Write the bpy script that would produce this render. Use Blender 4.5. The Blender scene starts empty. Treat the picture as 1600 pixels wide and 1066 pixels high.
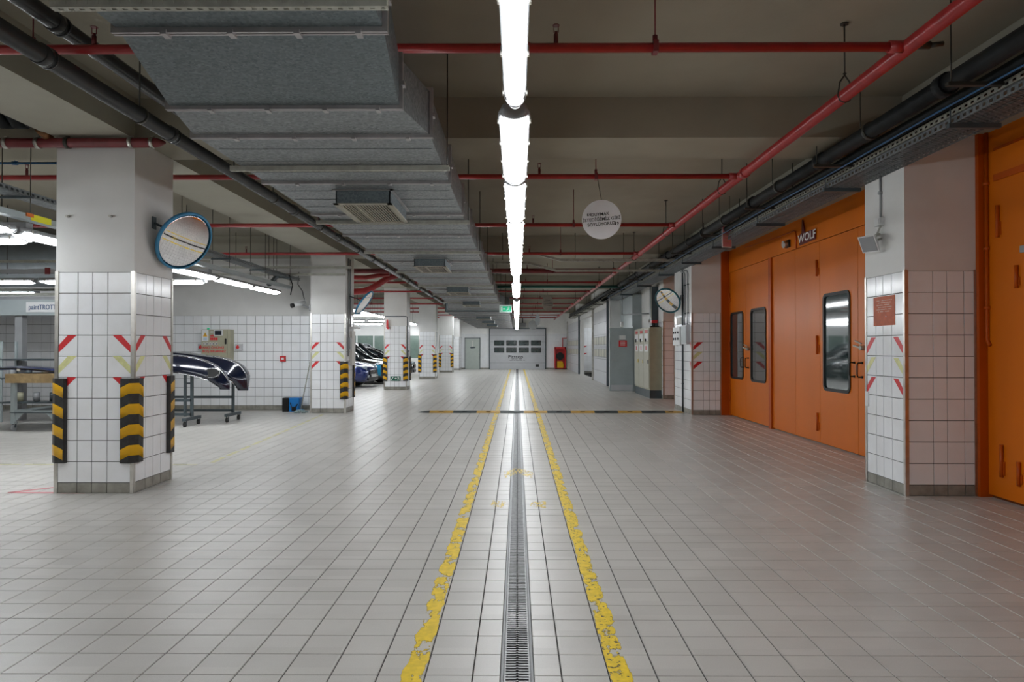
import bpy, math, random
from mathutils import Vector, Matrix
random.seed(7)
PI = math.pi
S = bpy.context.scene
C = S.collection

# ------------------------------------------------------------ camera, world, exposure
cam = bpy.data.cameras.new('camera'); cam.lens = 24; cam.sensor_width = 36; cam.clip_end = 200
co = bpy.data.objects.new('camera', cam); C.objects.link(co); S.camera = co
co.location = (0, 0, 1.378)
co.rotation_euler = (PI/2 + math.atan(11/1066.7), 0, math.atan(8/1066.7))
w = bpy.data.worlds.new('world'); S.world = w; w.use_nodes = True
w.node_tree.nodes['Background'].inputs[0].default_value = (.75, .85, 1, 1)
w.node_tree.nodes['Background'].inputs[1].default_value = .02
S.view_settings.view_transform = 'Standard'; S.view_settings.look = 'None'
S.view_settings.gamma = 1; S.view_settings.use_curve_mapping = False
S.view_settings.exposure = 1.28
LAMP = 11.5          # strength of the fluorescent diffusers
S.cycles.max_bounces = 7; S.cycles.diffuse_bounces = 4; S.cycles.glossy_bounces = 4
S.cycles.transmission_bounces = 4; S.cycles.caustics_reflective = False; S.cycles.caustics_refractive = False
S.cycles.sample_clamp_indirect = 6; S.cycles.sample_clamp_direct = 0

# ------------------------------------------------------------ materials
MC = {}
def mat(name, col, rough=.5, metal=0., var=.08, scale=6., bump=0., bscale=60., dirt=None, dscale=1.2, damt=.5,
        emit=0., alpha=None, snap=None, spec=.5, stretch=None, coat=0.):
    if name in MC: return MC[name]
    m = bpy.data.materials.new(name); m.use_nodes = True; MC[name] = m
    nt = m.node_tree; N = nt.nodes; L = nt.links; b = N['Principled BSDF']
    b.inputs['Roughness'].default_value = rough; b.inputs['Metallic'].default_value = metal
    b.inputs['Specular IOR Level'].default_value = spec
    if coat: b.inputs['Coat Weight'].default_value = coat; b.inputs['Coat Roughness'].default_value = .06
    geo = N.new('ShaderNodeNewGeometry'); pos = geo.outputs['Position']
    if stretch:
        vm = N.new('ShaderNodeVectorMath'); vm.operation = 'MULTIPLY'; vm.inputs[1].default_value = stretch
        L.new(pos, vm.inputs[0]); pos = vm.outputs[0]
    nz = N.new('ShaderNodeTexNoise'); nz.inputs['Scale'].default_value = scale; nz.inputs['Detail'].default_value = 4
    L.new(pos, nz.inputs['Vector'])
    r = N.new('ShaderNodeValToRGB')
    c0 = [max(0, c*(1-var)) for c in col]; c1 = [min(1, c*(1+var)) for c in col]
    r.color_ramp.elements[0].color = (*c0, 1); r.color_ramp.elements[1].color = (*c1, 1)
    r.color_ramp.elements[0].position = .35; r.color_ramp.elements[1].position = .65
    L.new(nz.outputs['Fac'], r.inputs[0]); out = r.outputs[0]
    if snap:
        v = N.new('ShaderNodeVectorMath'); v.operation = 'SNAP'; v.inputs[1].default_value = snap
        L.new(geo.outputs['Position'], v.inputs[0])
        wn = N.new('ShaderNodeTexWhiteNoise'); L.new(v.outputs[0], wn.inputs[0])
        mr = N.new('ShaderNodeMapRange'); mr.inputs[3].default_value = .93; mr.inputs[4].default_value = 1.05
        L.new(wn.outputs[0], mr.inputs[0])
        mx = N.new('ShaderNodeMix'); mx.data_type = 'RGBA'; mx.blend_type = 'MULTIPLY'; mx.inputs[0].default_value = 1
        L.new(out, mx.inputs[6]); L.new(mr.outputs[0], mx.inputs[7]); out = mx.outputs[2]
    if dirt:
        n2 = N.new('ShaderNodeTexNoise'); n2.inputs['Scale'].default_value = dscale; n2.inputs['Detail'].default_value = 7
        n2.inputs['Roughness'].default_value = .65
        L.new(geo.outputs['Position'], n2.inputs['Vector'])
        m2 = N.new('ShaderNodeMapRange'); m2.inputs[1].default_value = .5; m2.inputs[2].default_value = .78
        m2.inputs[4].default_value = damt; L.new(n2.outputs['Fac'], m2.inputs[0])
        mx = N.new('ShaderNodeMix'); mx.data_type = 'RGBA'; L.new(m2.outputs[0], mx.inputs[0])
        L.new(out, mx.inputs[6]); mx.inputs[7].default_value = (*dirt, 1); out = mx.outputs[2]
    L.new(out, b.inputs['Base Color'])
    if bump:
        n3 = N.new('ShaderNodeTexNoise'); n3.inputs['Scale'].default_value = bscale; n3.inputs['Detail'].default_value = 3
        L.new(pos, n3.inputs['Vector'])
        bp = N.new('ShaderNodeBump'); bp.inputs['Strength'].default_value = bump; bp.inputs['Distance'].default_value = .002
        L.new(n3.outputs['Fac'], bp.inputs['Height']); L.new(bp.outputs[0], b.inputs['Normal'])
    if emit:
        b.inputs['Emission Color'].default_value = (*col, 1); b.inputs['Emission Strength'].default_value = emit
    return m

def spangle(name, c0, c1, rough, metal, vs=55.):
    m = mat(name, c0, rough, metal); N = m.node_tree.nodes; L = m.node_tree.links; b = N['Principled BSDF']
    g = N.new('ShaderNodeNewGeometry'); v = N.new('ShaderNodeTexVoronoi'); v.inputs['Scale'].default_value = vs
    L.new(g.outputs['Position'], v.inputs['Vector'])
    n = N.new('ShaderNodeTexNoise'); n.inputs['Scale'].default_value = 1.3; n.inputs['Detail'].default_value = 5
    L.new(g.outputs['Position'], n.inputs['Vector'])
    sep = N.new('ShaderNodeSeparateColor'); L.new(v.outputs['Color'], sep.inputs[0])
    ad = N.new('ShaderNodeMath'); ad.operation = 'MULTIPLY_ADD'; ad.inputs[1].default_value = .55
    L.new(sep.outputs[0], ad.inputs[0]); 
    sc = N.new('ShaderNodeMath'); sc.operation = 'MULTIPLY'; sc.inputs[1].default_value = .45
    L.new(n.outputs['Fac'], sc.inputs[0]); L.new(sc.outputs[0], ad.inputs[2])
    mx = N.new('ShaderNodeMix'); mx.data_type = 'RGBA'; L.new(ad.outputs[0], mx.inputs[0])
    mx.inputs[6].default_value = (*c0, 1); mx.inputs[7].default_value = (*c1, 1)
    L.new(mx.outputs[2], b.inputs['Base Color'])
    mr = N.new('ShaderNodeMapRange'); mr.inputs[3].default_value = rough-.08; mr.inputs[4].default_value = rough+.14
    L.new(sep.outputs[1], mr.inputs[0]); L.new(mr.outputs[0], b.inputs['Roughness'])
    return m

def worn(name, col, rough, holes=.5, nscale=14., black=None, edge=None, under=None):
    """paint with worn-through patches: see-through where the coat is gone"""
    m = mat(name, col, rough, var=.12, scale=25); nt = m.node_tree; N = nt.nodes; L = nt.links; b = N['Principled BSDF']
    g = N.new('ShaderNodeNewGeometry')
    vm = N.new('ShaderNodeVectorMath'); vm.operation = 'MULTIPLY'; vm.inputs[1].default_value = (1.6, .75, 1)
    L.new(g.outputs['Position'], vm.inputs[0])
    n = N.new('ShaderNodeTexNoise'); n.inputs['Scale'].default_value = nscale; n.inputs['Detail'].default_value = 6
    n.inputs['Roughness'].default_value = .62
    L.new(vm.outputs[0], n.inputs['Vector'])
    val = n.outputs['Fac']
    if edge:      # (centre x, half width): more wear towards the edges of the stripe
        sx = N.new('ShaderNodeSeparateXYZ'); L.new(g.outputs['Position'], sx.inputs[0])
        a = N.new('ShaderNodeMath'); a.operation = 'SUBTRACT'; a.inputs[1].default_value = edge[0]; L.new(sx.outputs[0], a.inputs[0])
        ab = N.new('ShaderNodeMath'); ab.operation = 'ABSOLUTE'; L.new(a.outputs[0], ab.inputs[0])
        mr = N.new('ShaderNodeMapRange'); mr.inputs[1].default_value = edge[1]*.55; mr.inputs[2].default_value = edge[1]
        mr.inputs[3].default_value = 0; mr.inputs[4].default_value = .3; L.new(ab.outputs[0], mr.inputs[0])
        s = N.new('ShaderNodeMath'); s.operation = 'SUBTRACT'; L.new(val, s.inputs[0]); L.new(mr.outputs[0], s.inputs[1]); val = s.outputs[0]
    t = N.new('ShaderNodeMapRange'); t.inputs[1].default_value = holes-.015; t.inputs[2].default_value = holes+.015
    L.new(val, t.inputs[0]); L.new(t.outputs[0], b.inputs['Alpha'])
    if black:
        n2 = N.new('ShaderNodeTexNoise'); n2.inputs['Scale'].default_value = 40; n2.inputs['Detail'].default_value = 5
        L.new(g.outputs['Position'], n2.inputs['Vector'])
        t2 = N.new('ShaderNodeMapRange'); t2.inputs[1].default_value = black; t2.inputs[2].default_value = black+.03
        L.new(n2.outputs['Fac'], t2.inputs[0])
        mx = N.new('ShaderNodeMix'); mx.data_type = 'RGBA'; L.new(t2.outputs[0], mx.inputs[0])
        src = b.inputs['Base Color'].links[0].from_socket
        L.new(src, mx.inputs[6]); mx.inputs[7].default_value = (.03, .028, .02, 1); L.new(mx.outputs[2], b.inputs['Base Color'])
    return m

M = dict(
 floor=mat('floor_tile_glaze', (.50, .482, .452), .32, var=.05, scale=220, snap=(.2, .1968, 5), dirt=(.25, .235, .21), dscale=.8, damt=.30, bump=.25, bscale=350),
 grout=mat('grout', (.035, .033, .03), .85), grout_w=mat('wall_grout', (.055, .052, .05), .85),
 tile=mat('white_wall_tile', (.84, .855, .875), .14, var=.02, scale=4, dirt=(.6, .57, .5), dscale=2.2, damt=.25),
 skirt=mat('skirting_tile', (.28, .27, .235), .45, var=.18, scale=9, dirt=(.12, .11, .08), dscale=3, damt=.6),
 paint=mat('white_wall_paint', (.70, .70, .685), .65, var=.03, scale=2.5, dirt=(.56, .54, .5), dscale=1.5, damt=.3, bump=.3, bscale=40),
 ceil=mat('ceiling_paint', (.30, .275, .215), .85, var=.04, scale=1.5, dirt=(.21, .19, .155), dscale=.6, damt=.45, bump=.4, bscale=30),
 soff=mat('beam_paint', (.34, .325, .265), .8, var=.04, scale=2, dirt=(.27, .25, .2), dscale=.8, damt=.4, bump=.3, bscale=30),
 steel=mat('steel_trim', (.55, .53, .49), .3, 1., var=.1, scale=10, dirt=(.25, .22, .18), dscale=4),
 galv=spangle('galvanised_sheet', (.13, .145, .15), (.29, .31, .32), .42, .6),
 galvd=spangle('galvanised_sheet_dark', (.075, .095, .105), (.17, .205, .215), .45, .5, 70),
 flange=mat('galvanised_flange', (.42, .40, .40), .35, .8, var=.1, scale=12),
 chan=mat('slotted_channel', (.38, .38, .33), .5, .5, var=.12, scale=14),
 dark=mat('void_shade', (.012, .012, .012), .9), black=mat('black_rubber', (.018, .018, .018), .5, var=.3, scale=30, dirt=(.08, .08, .07), dscale=6, damt=.4),  # dark: near-black colour standing in for shade inside hollows
 yel=mat('guard_yellow', (.80, .43, .0), .35, var=.06, dirt=(.45, .26, .03), dscale=8, damt=.35),
 redt=mat('red_reflective_tape', (.62, .025, .03), .3, var=.08), yelt=mat('faded_yellow_tape', (.68, .68, .33), .4, var=.08, scale=20),
 red=mat('red_pipe_paint', (.36, .028, .03), .28, var=.12, scale=8, dirt=(.2, .02, .02), dscale=3, damt=.4, spec=.6),
 dred=mat('dark_red_pipe', (.17, .025, .028), .4, var=.15, scale=8),
 pvc=mat('grey_drain_pipe', (.05, .054, .058), .24, var=.1, scale=6, spec=.6), rib=mat('black_insulation', (.006, .008, .009), .6, spec=.25, var=.4, scale=9, bump=1., bscale=18),
 blue=mat('blue_pipe', (.01, .08, .2), .35), rod=mat('threaded_rod', (.06, .058, .05), .5, .6),
 orange=mat('orange_door_paint', (.66, .155, .003), .36, var=.05, scale=1.4, bump=.25, bscale=9, stretch=(1, 1, .25), spec=.32),
 oranged=mat('orange_frame_paint', (.46, .075, .002), .4, spec=.3, var=.06, scale=3),
 seam=mat('door_seam', (.20, .05, .01), .6), blackm=mat('black_metal', (.012, .012, .012), .3, .3),
 glass=mat('dark_glass', (.03, .05, .05), .03, var=.1, spec=1., coat=1.), gasket=mat('black_gasket', (.01, .01, .01), .5),
 grey=mat('grey_painted_steel', (.36, .41, .42), .35, var=.04, scale=3, dirt=(.28, .31, .3), dscale=2, damt=.4),
 lgrey=mat('light_grey_panel', (.50, .51, .53), .35, var=.03, scale=4), dgrey=mat('dark_grey_steel', (.07, .09, .10), .4, .2, var=.1),
 tan=mat('grille_tan', (.33, .31, .25), .5, var=.08), beige=mat('beige_cabinet_lit_pane', (.45, .44, .36), .4, var=.03), olive=mat('olive_cabinet', (.36, .35, .25), .45, var=.05),
 white=mat('white_plastic', (.72, .73, .73), .4, var=.02), lampw=mat('lamp_housing', (.30, .31, .32), .4, var=.04),
 lamp=mat('lit_diffuser', (.93, .97, 1.), .3, var=0, emit=LAMP),
 mirror=mat('mirror', (.88, .88, .9), .02, 1., var=.01), brim=mat('blue_rim', (.05, .26, .47), .35, var=.1),
 tealr=mat('teal_rim', (.02, .13, .16), .35), green=mat('exit_green', (.0, .33, .16), .4, var=.02, emit=.35), greend=mat('sign_green', (.0, .10, .06), .4),
 wht=mat('white_lettering', (.8, .8, .8), .5, var=0), blk=mat('black_lettering', (.012, .012, .015), .5, var=0),
 pink=mat('faded_red_sign', (.72, .26, .27), .35, var=.15, scale=8), paper=mat('paper', (.7, .69, .66), .7, var=.02),
 bluep=mat('blue_plastic', (.0, .17, .52), .4), navy=mat('navy_car_paint', (.004, .007, .02), .15, .2, coat=1., var=.05),
 navyb=mat('blue_car_paint', (.008, .02, .12), .18, .3, coat=1., var=.05), carblk=mat('black_car_paint', (.006, .006, .008), .13, .2, coat=1.),
 carsil=mat('silver_car_paint', (.25, .27, .29), .25, .6, coat=1.), carwht=mat('white_car_paint', (.6, .61, .62), .2, 0, coat=1.),
 chrome=mat('chrome', (.7, .7, .72), .1, 1.), wood=mat('chipboard_top', (.46, .33, .17), .6, var=.2, scale=12, dirt=(.25, .15, .06), dscale=3),
 yelpl=mat('dull_yellow', (.55, .40, .04), .5), carglass=mat('car_glass', (.01, .014, .016), .08, var=0, spec=.35), poster=mat('torn_orange_poster', (.50, .13, .05), .25, var=.1),
 seg_y=mat('bump_ochre', (.46, .27, .05), .5, var=.15, scale=10, dirt=(.2, .15, .08), dscale=5), seg_b=mat('bump_black', (.035, .045, .045), .55, var=.3, scale=12),
 insul=mat('crumpled_foil_insulation', (.20, .20, .20), .5, .4, var=.35, scale=9, bump=2.5, bscale=12), bigduct=mat('smooth_grey_duct', (.17, .19, .20), .45, .2),
 door3=mat('pale_green_door', (.48, .53, .49), .35, var=.03), mopc=mat('mop_grey', (.28, .36, .36), .9, var=.3, scale=60),
 gratef=mat('drain_frame', (.10, .10, .10), .4, .7), orlabel=mat('orange_label', (.7, .16, .02), .5), yellab=mat('yellow_label', (.75, .7, .02), .5),
 headl=mat('headlight_glass', (.3, .35, .38), .05, .3, coat=1.), cyan=mat('blue_protective_film', (.02, .25, .42), .3),
 stripeL=worn('worn_yellow_paint_left', (.72, .50, .01), .4, .455, 7, edge=(-.437, .065)),
 stripeR=worn('worn_yellow_paint_right', (.74, .52, .01), .4, .43, 7, black=.60, edge=(.437, .065)),
 smudge=worn('yellow_paint_smudge', (.70, .50, .05), .5, .525, 22), tapey=worn('faded_floor_tape', (.55, .52, .28), .5, .38, 20),
 tapered=worn('faded_red_floor_paint', (.50, .17, .18), .5, .36, 16),
)

# ------------------------------------------------------------ mesh helpers
class B:
    def __init__(s): s.v = []; s.f = []; s.sm = []
    def add(s, vs, fs, smooth=False):
        n = len(s.v); s.v += [tuple(v) for v in vs]
        for f in fs: s.f.append(tuple(n+i for i in f)); s.sm.append(smooth)
        return s
    def box(s, x0, y0, z0, x1, y1, z1):
        if x0 > x1: x0, x1 = x1, x0
        if y0 > y1: y0, y1 = y1, y0
        if z0 > z1: z0, z1 = z1, z0
        return s.add([(x0,y0,z0),(x1,y0,z0),(x1,y1,z0),(x0,y1,z0),(x0,y0,z1),(x1,y0,z1),(x1,y1,z1),(x0,y1,z1)],
              [(0,3,2,1),(4,5,6,7),(0,1,5,4),(1,2,6,5),(2,3,7,6),(3,0,4,7)])
    def bar(s, p, q, a, b=None, upv=(0,0,1)):
        """box of section a x b from p to q"""
        p = Vector(p); q = Vector(q); b = a if b is None else b
        d = (q-p).normalized(); u = Vector(upv)
        if abs(d.dot(u)) > .98: u = Vector((0,1,0))
        x = d.cross(u).normalized(); y = x.cross(d)
        vs = [c + x*sx*a/2 + y*sy*b/2 for c in (p,q) for sx, sy in ((-1,-1),(1,-1),(1,1),(-1,1))]
        return s.add(vs, [(0,3,2,1),(4,5,6,7),(0,1,5,4),(1,2,6,5),(2,3,7,6),(3,0,4,7)])
    def tube(s, pts, r, n=12, cap=True, rs=None):
        pts = [Vector(p) for p in pts]; rings = []; base = len(s.v)
        u = None
        for i, p in enumerate(pts):
            d = (pts[min(i+1, len(pts)-1)] - pts[max(i-1, 0)]).normalized()
            if u is None:
                u = Vector((0,0,1)) if abs(d.z) < .9 else Vector((1,0,0))
            u = (u - d*u.dot(d)).normalized(); v = d.cross(u)
            rr = rs[i] if rs else r
            s.v += [tuple(p + (u*math.cos(2*PI*k/n) + v*math.sin(2*PI*k/n))*rr) for k in range(n)]
        for i in range(len(pts)-1):
            for k in range(n):
                a = base+i*n+k; b2 = base+i*n+(k+1) % n
                s.f.append((a, b2, b2+n, a+n)); s.sm.append(True)
        if cap:
            s.f.append(tuple(base+k for k in range(n-1, -1, -1))); s.sm.append(False)
            e = base+(len(pts)-1)*n; s.f.append(tuple(e+k for k in range(n))); s.sm.append(False)
        return s
    def cyl(s, p, q, r, n=12): return s.tube([p, q], r, n)
    def prism(s, poly, o, ux, uy, un, t, smooth=False):
        """polygon (2D) extruded: o + x*ux + y*uy, thickness t along un"""
        o = Vector(o); ux = Vector(ux); uy = Vector(uy); un = Vector(un)
        n = len(poly); f = [o+ux*x+uy*y for x, y in poly]
        vs = f + [p+un*t for p in f]
        fs = [tuple(range(n-1, -1, -1)), tuple(range(n, 2*n))] + [(i, (i+1) % n, n+(i+1) % n, n+i) for i in range(n)]
        return s.add(vs, fs)
    def loft(s, rings, closed=True, cap=True, smooth=True):
        n = len(rings[0]); base = len(s.v)
        for r in rings: s.v += [tuple(p) for p in r]
        for i in range(len(rings)-1):
            for k in range(n if closed else n-1):
                a = base+i*n+k; b2 = base+i*n+(k+1) % n
                s.f.append((a, b2, b2+n, a+n)); s.sm.append(smooth)
        if cap and closed:
            s.f.append(tuple(base+k for k in range(n-1, -1, -1))); s.sm.append(False)
            e = base+(len(rings)-1)*n; s.f.append(tuple(e+k for k in range(n))); s.sm.append(False)
        return s
    def mesh(s, name):
        m = bpy.data.meshes.new(name); m.from_pydata(s.v, [], s.f)
        m.polygons.foreach_set('use_smooth', s.sm); m.update()
        import bmesh
        if len(s.f) < 20000:
            bm = bmesh.new(); bm.from_mesh(m); bmesh.ops.recalc_face_normals(bm, faces=bm.faces); bm.to_mesh(m); bm.free()
        return m
    def build(s, name, m, parent=None, **kw):
        me = s.mesh(name); me.materials.append(M[m] if isinstance(m, str) else m)
        return link(me, name, parent, **kw)

def link(me, name, parent=None, loc=None, rot=None, **kw):
    o = bpy.data.objects.new(name, me); C.objects.link(o)
    if parent: o.parent = parent
    if loc: o.location = loc
    if rot: o.rotation_euler = rot
    for k, v in kw.items(): o[k] = v
    return o
def thing(name, label, cat, loc=(0,0,0), rot=(0,0,0), group=None):
    o = bpy.data.objects.new(name, None); C.objects.link(o); o.empty_display_size = .1
    o.location = loc; o.rotation_euler = rot; o['label'] = label; o['category'] = cat
    if group: o['group'] = group
    return o
def tag(o, label, cat, group=None):
    o['label'] = label; o['category'] = cat
    if group: o['group'] = group
    return o
def struct(name, loc=(0,0,0)):
    o = bpy.data.objects.new(name, None); C.objects.link(o); o.location = loc; o.empty_display_size = .1; o['kind'] = 'structure'; return o
def copytree(o, parent=None, **kw):
    c = o.copy(); C.objects.link(c); c.parent = parent
    for ch in o.children: copytree(ch, c)
    for k, v in kw.items(): c[k] = v
    return c
def text(body, size, m, parent, loc, rot, name='lettering', depth=.002, align='CENTER', sx=1.):
    cu = bpy.data.curves.new(name, 'FONT'); cu.body = body; cu.size = size; cu.align_x = align; cu.align_y = 'CENTER'
    cu.extrude = depth; cu.resolution_u = 3; cu.offset = size*.012
    t = bpy.data.objects.new('tmp_text', cu); C.objects.link(t)
    dg = bpy.context.evaluated_depsgraph_get(); me = bpy.data.meshes.new_from_object(t.evaluated_get(dg))
    bpy.data.objects.remove(t); me.materials.clear(); me.materials.append(M[m])
    o = link(me, name, parent, loc, rot); o.scale = (sx, 1, 1); return o
RX = PI/2

# tile pieces: shared meshes, local frame x right, z up, facing -y, lower left corner at the origin
TC = {}
def tile_mesh(wd, h, mt, t=.006):
    k = (round(wd, 4), round(h, 4), mt)
    if k not in TC:
        b = B(); e = .0022; g = .0022
        b.add([(g,0,g),(wd-g,0,g),(wd-g,0,h-g),(g,0,h-g),(g+e,-t,g+e),(wd-g-e,-t,g+e),(wd-g-e,-t,h-g-e),(g+e,-t,h-g-e)],
              [(4,5,6,7),(0,1,5,4),(1,2,6,5),(2,3,7,6),(3,0,4,7)])
        me = b.mesh('wall_tile'); me.materials.append(M[mt]); TC[k] = me
    return TC[k]
def tile_face(parent, o, rz, cols, z0=.1, rows=10, p=.2, skirt=True, single=True, name='tile'):
    """cover a wall face with tiles; o = lower left corner as seen from the front; cols = joint positions"""
    cs, sn = math.cos(rz), math.sin(rz); loose = {'tile': B(), 'skirt': B()}
    for i in range(len(cols)-1):
        wd = cols[i+1]-cols[i]; x = cols[i]
        for r in range(-1 if skirt else 0, rows):
            z = z0+r*p if r >= 0 else 0; h = p if r >= 0 else z0; mt = 'tile' if r >= 0 else 'skirt'
            me = tile_mesh(wd, h, mt)
            if single:
                link(me, name if r >= 0 else 'skirting_tile', parent, (o[0]+x*cs, o[1]+x*sn, o[2]+z), (0, 0, rz))
            else:
                loose[mt].add([(o[0]+(x+v.co.x)*cs-v.co.y*sn, o[1]+(x+v.co.x)*sn+v.co.y*cs, o[2]+z+v.co.z) for v in me.vertices],
                              [tuple(q.vertices) for q in me.polygons])
    if not single:
        for mt, b in loose.items():
            if b.v: b.build('wall_tiles' if mt == 'tile' else 'skirting_tiles', mt, parent, kind='stuff')

# ------------------------------------------------------------ floor
XL, XR, YB, YF = -13.0, 4.42, -7.0, 44.5
floor = struct('floor')
B().box(XL, YB, -.25, -.066, YF, -.004).box(.068, YB, -.25, 9, YF+.3, -.004).box(XL, YF, -.25, 9, YF+.5, -.004).box(-.07, YB, -.25, .07, YF, -.06).build('screed', 'grout', floor)
xs = [-.187-.2*k for k in range(0, 64)]
edges_l = [(-.187, -.07)] + [(-.187-.2*(k+1), -.187-.2*k) for k in range(63)]
edges_r = [(.07, .187)] + [(.187+.2*k, .187+.2*(k+1)) for k in range(22)]
TM = {}
def ftile(wd, ln):
    k = round(wd, 4)
    if k not in TM:
        g = .0026; e = .0015
        b = B().add([(g,g,-.004),(wd-g,g,-.004),(wd-g,ln-g,-.004),(g,ln-g,-.004),(g+e,g+e,0),(wd-g-e,g+e,0),(wd-g-e,ln-g-e,0),(g+e,ln-g-e,0)],
              [(4,5,6,7),(0,1,5,4),(1,2,6,5),(2,3,7,6),(3,0,4,7)])
        me = b.mesh('floor_tile'); me.materials.append(M['floor']); TM[k] = me
    return TM[k]
PY = .1968; Y0 = 2.886 - 2*PY
cnt = 0; rest = B()
row = int(round((YB-Y0)/PY))
while True:
    y = Y0+row*PY
    if y > YF: break
    for a, b_ in edges_l+edges_r:
        if y > 15.6 and a < -10.5: continue
        vis = y > 2.5 and -0.762*y-.2 < a and b_ < .755*y+.25 and a > -6.2
        if vis and cnt < 297 and y < 6.4:
            link(ftile(b_-a, PY), 'floor_tile', floor, (a, y, 0)); cnt += 1
        else:
            g = .0026; e = .0015
            rest.add([(a+g,y+g,-.004),(b_-g,y+g,-.004),(b_-g,y+PY-g,-.004),(a+g,y+PY-g,-.004),(a+g+e,y+g+e,0),(b_-g-e,y+g+e,0),(b_-g-e,y+PY-g-e,0),(a+g+e,y+PY-g-e,0)],
                     [(4,5,6,7),(0,1,5,4),(1,2,6,5),(2,3,7,6),(3,0,4,7)])
    row += 1
rest.build('floor_tiles', 'floor', floor, kind='stuff')

# drain channel
drain = thing('floor_drain', 'long dark slotted steel drain channel running down the middle of the floor', 'drain')
for s, nm in ((-1, 'edge_rail'), (1, 'edge_rail')):
    B().box(s*.058, YB, -.05, s*.069, YF, .0005).build(nm, 'gratef', drain)
B().box(-.058, YB, -.06, .058, YF, -.045).build('trough', 'dark', drain)
g = B(); pit = .0246; ng = 40; gl = pit*ng
for k in range(ng):
    y = k*pit
    g.box(-.050, y+.004, -.012, -.006, y+.016, -.002); g.box(.006, y+.004, -.012, .050, y+.016, -.002)
    g.bar((-.008, y+.010, -.007), (.0, y+.018, -.007), .006, .01); g.bar((.0, y+.018, -.007), (.008, y+.010, -.007), .006, .01)
g.box(-.056, 0, -.014, -.048, gl-.004, -.001).box(.048, 0, -.014, .056, gl-.004, -.001)
gm = g.mesh('grate'); gm.materials.append(M['steel_d'] if 'steel_d' in M else mat('grate_iron', (.13, .13, .13), .38, .7, var=.2, scale=30))
y = -3.0
while y+gl < YF:
    link(gm, 'grate', drain, (0, y, 0)); y += gl

# floor paint
def strip(name, m, label, pts, t=.0012, z=.0002, **kw):
    return tag(B().prism(pts, (0,0,z), (1,0,0), (0,1,0), (0,0,1), t).build(name, m), label, 'floor marking', kw.get('group'))
strip('floor_stripe', 'stripeL', 'worn yellow paint stripe on the floor left of the drain', [(-.497, -6), (-.389, -6), (-.389, 44), (-.497, 44)])
strip('floor_stripe', 'stripeR', 'worn yellow paint stripe with black scuffs on the floor right of the drain', [(.389, -6), (.49, -6), (.49, 44), (.389, 44)])
strip('paint_smudge', 'smudge', 'small yellow paint smudge on the tile left of the drain', [(-.24, 5.95), (-.12, 5.9), (-.1, 6.12), (-.22, 6.18)])
strip('paint_smudge', 'smudge', 'small yellow paint smudge on the tile right of the drain', [(.11, 5.95), (.25, 5.9), (.26, 6.15), (.13, 6.12)])
strip('paint_smudge', 'smudge', 'yellow chevron paint smudge lying across the drain grating', [(-.13, 7.25), (0, 7.5), (.16, 7.25), (.18, 7.6), (0, 7.85), (-.15, 7.6)])
tp = thing('floor_tape', 'faded yellow and black dashed tape line across floor beside the front left pillar', 'floor marking')
for k in range(14):
    x = -9.6+k*.42
    B().box(x, 8.02, .0002, x+.36 if k % 1 == 0 else x+.3, 8.07, .0012).build('tape_dash', 'tapey', tp)
    B().box(x+.06, 8.085, .0002, x+.22, 8.10, .0012).build('tape_dash', 'seg_b', tp)
tp = thing('floor_tape', 'faded yellow tape line slanting towards the second left pillar', 'floor marking')
for k in range(12):
    a = (-3.68-.0*k + k*.0, 8.05)
    x0, y0 = -3.7-.03*k, 8.2+k*.5
    B().prism([(x0, y0), (x0+.06, y0), (x0+.035, y0+.4), (x0-.025, y0+.4)], (0,0,.0002), (1,0,0), (0,1,0), (0,0,1), .001).build('tape_dash', 'tapey', tp)
tr = thing('floor_triangle', 'faded red painted triangle outline on floor left of the front pillar', 'floor marking')
A_, B_, C_ = (-4.85, 6.48), (-4.1, 6.48), (-4.1, 7.15)
for p, q in ((A_, B_), (B_, C_), (C_, A_)):
    B().bar((p[0], p[1], .0008), (q[0], q[1], .0008), .06, .001).build('painted_line', 'tapered', tr)

# ------------------------------------------------------------ ceiling and beams
CZ, SZ = 3.76, 3.37
ceil = struct('ceiling')
B().box(XL, YB, CZ, 9, YF+.5, CZ+.25).build('slab', 'ceil', ceil)
for x0, x1 in ((-4.38, -3.64), (3.64, 4.45), (-12.4, -11.7)):
    B().box(x0, YB, SZ, x1, YF, CZ).build('long_beam', 'soff', ceil)
for k in range(-1, 6):
    y = 6.46+8*k
    B().box(XL, y, SZ+.002, 3.9, y+.72, CZ).build('cross_beam', 'soff' if k else 'ceil', ceil)

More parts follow.
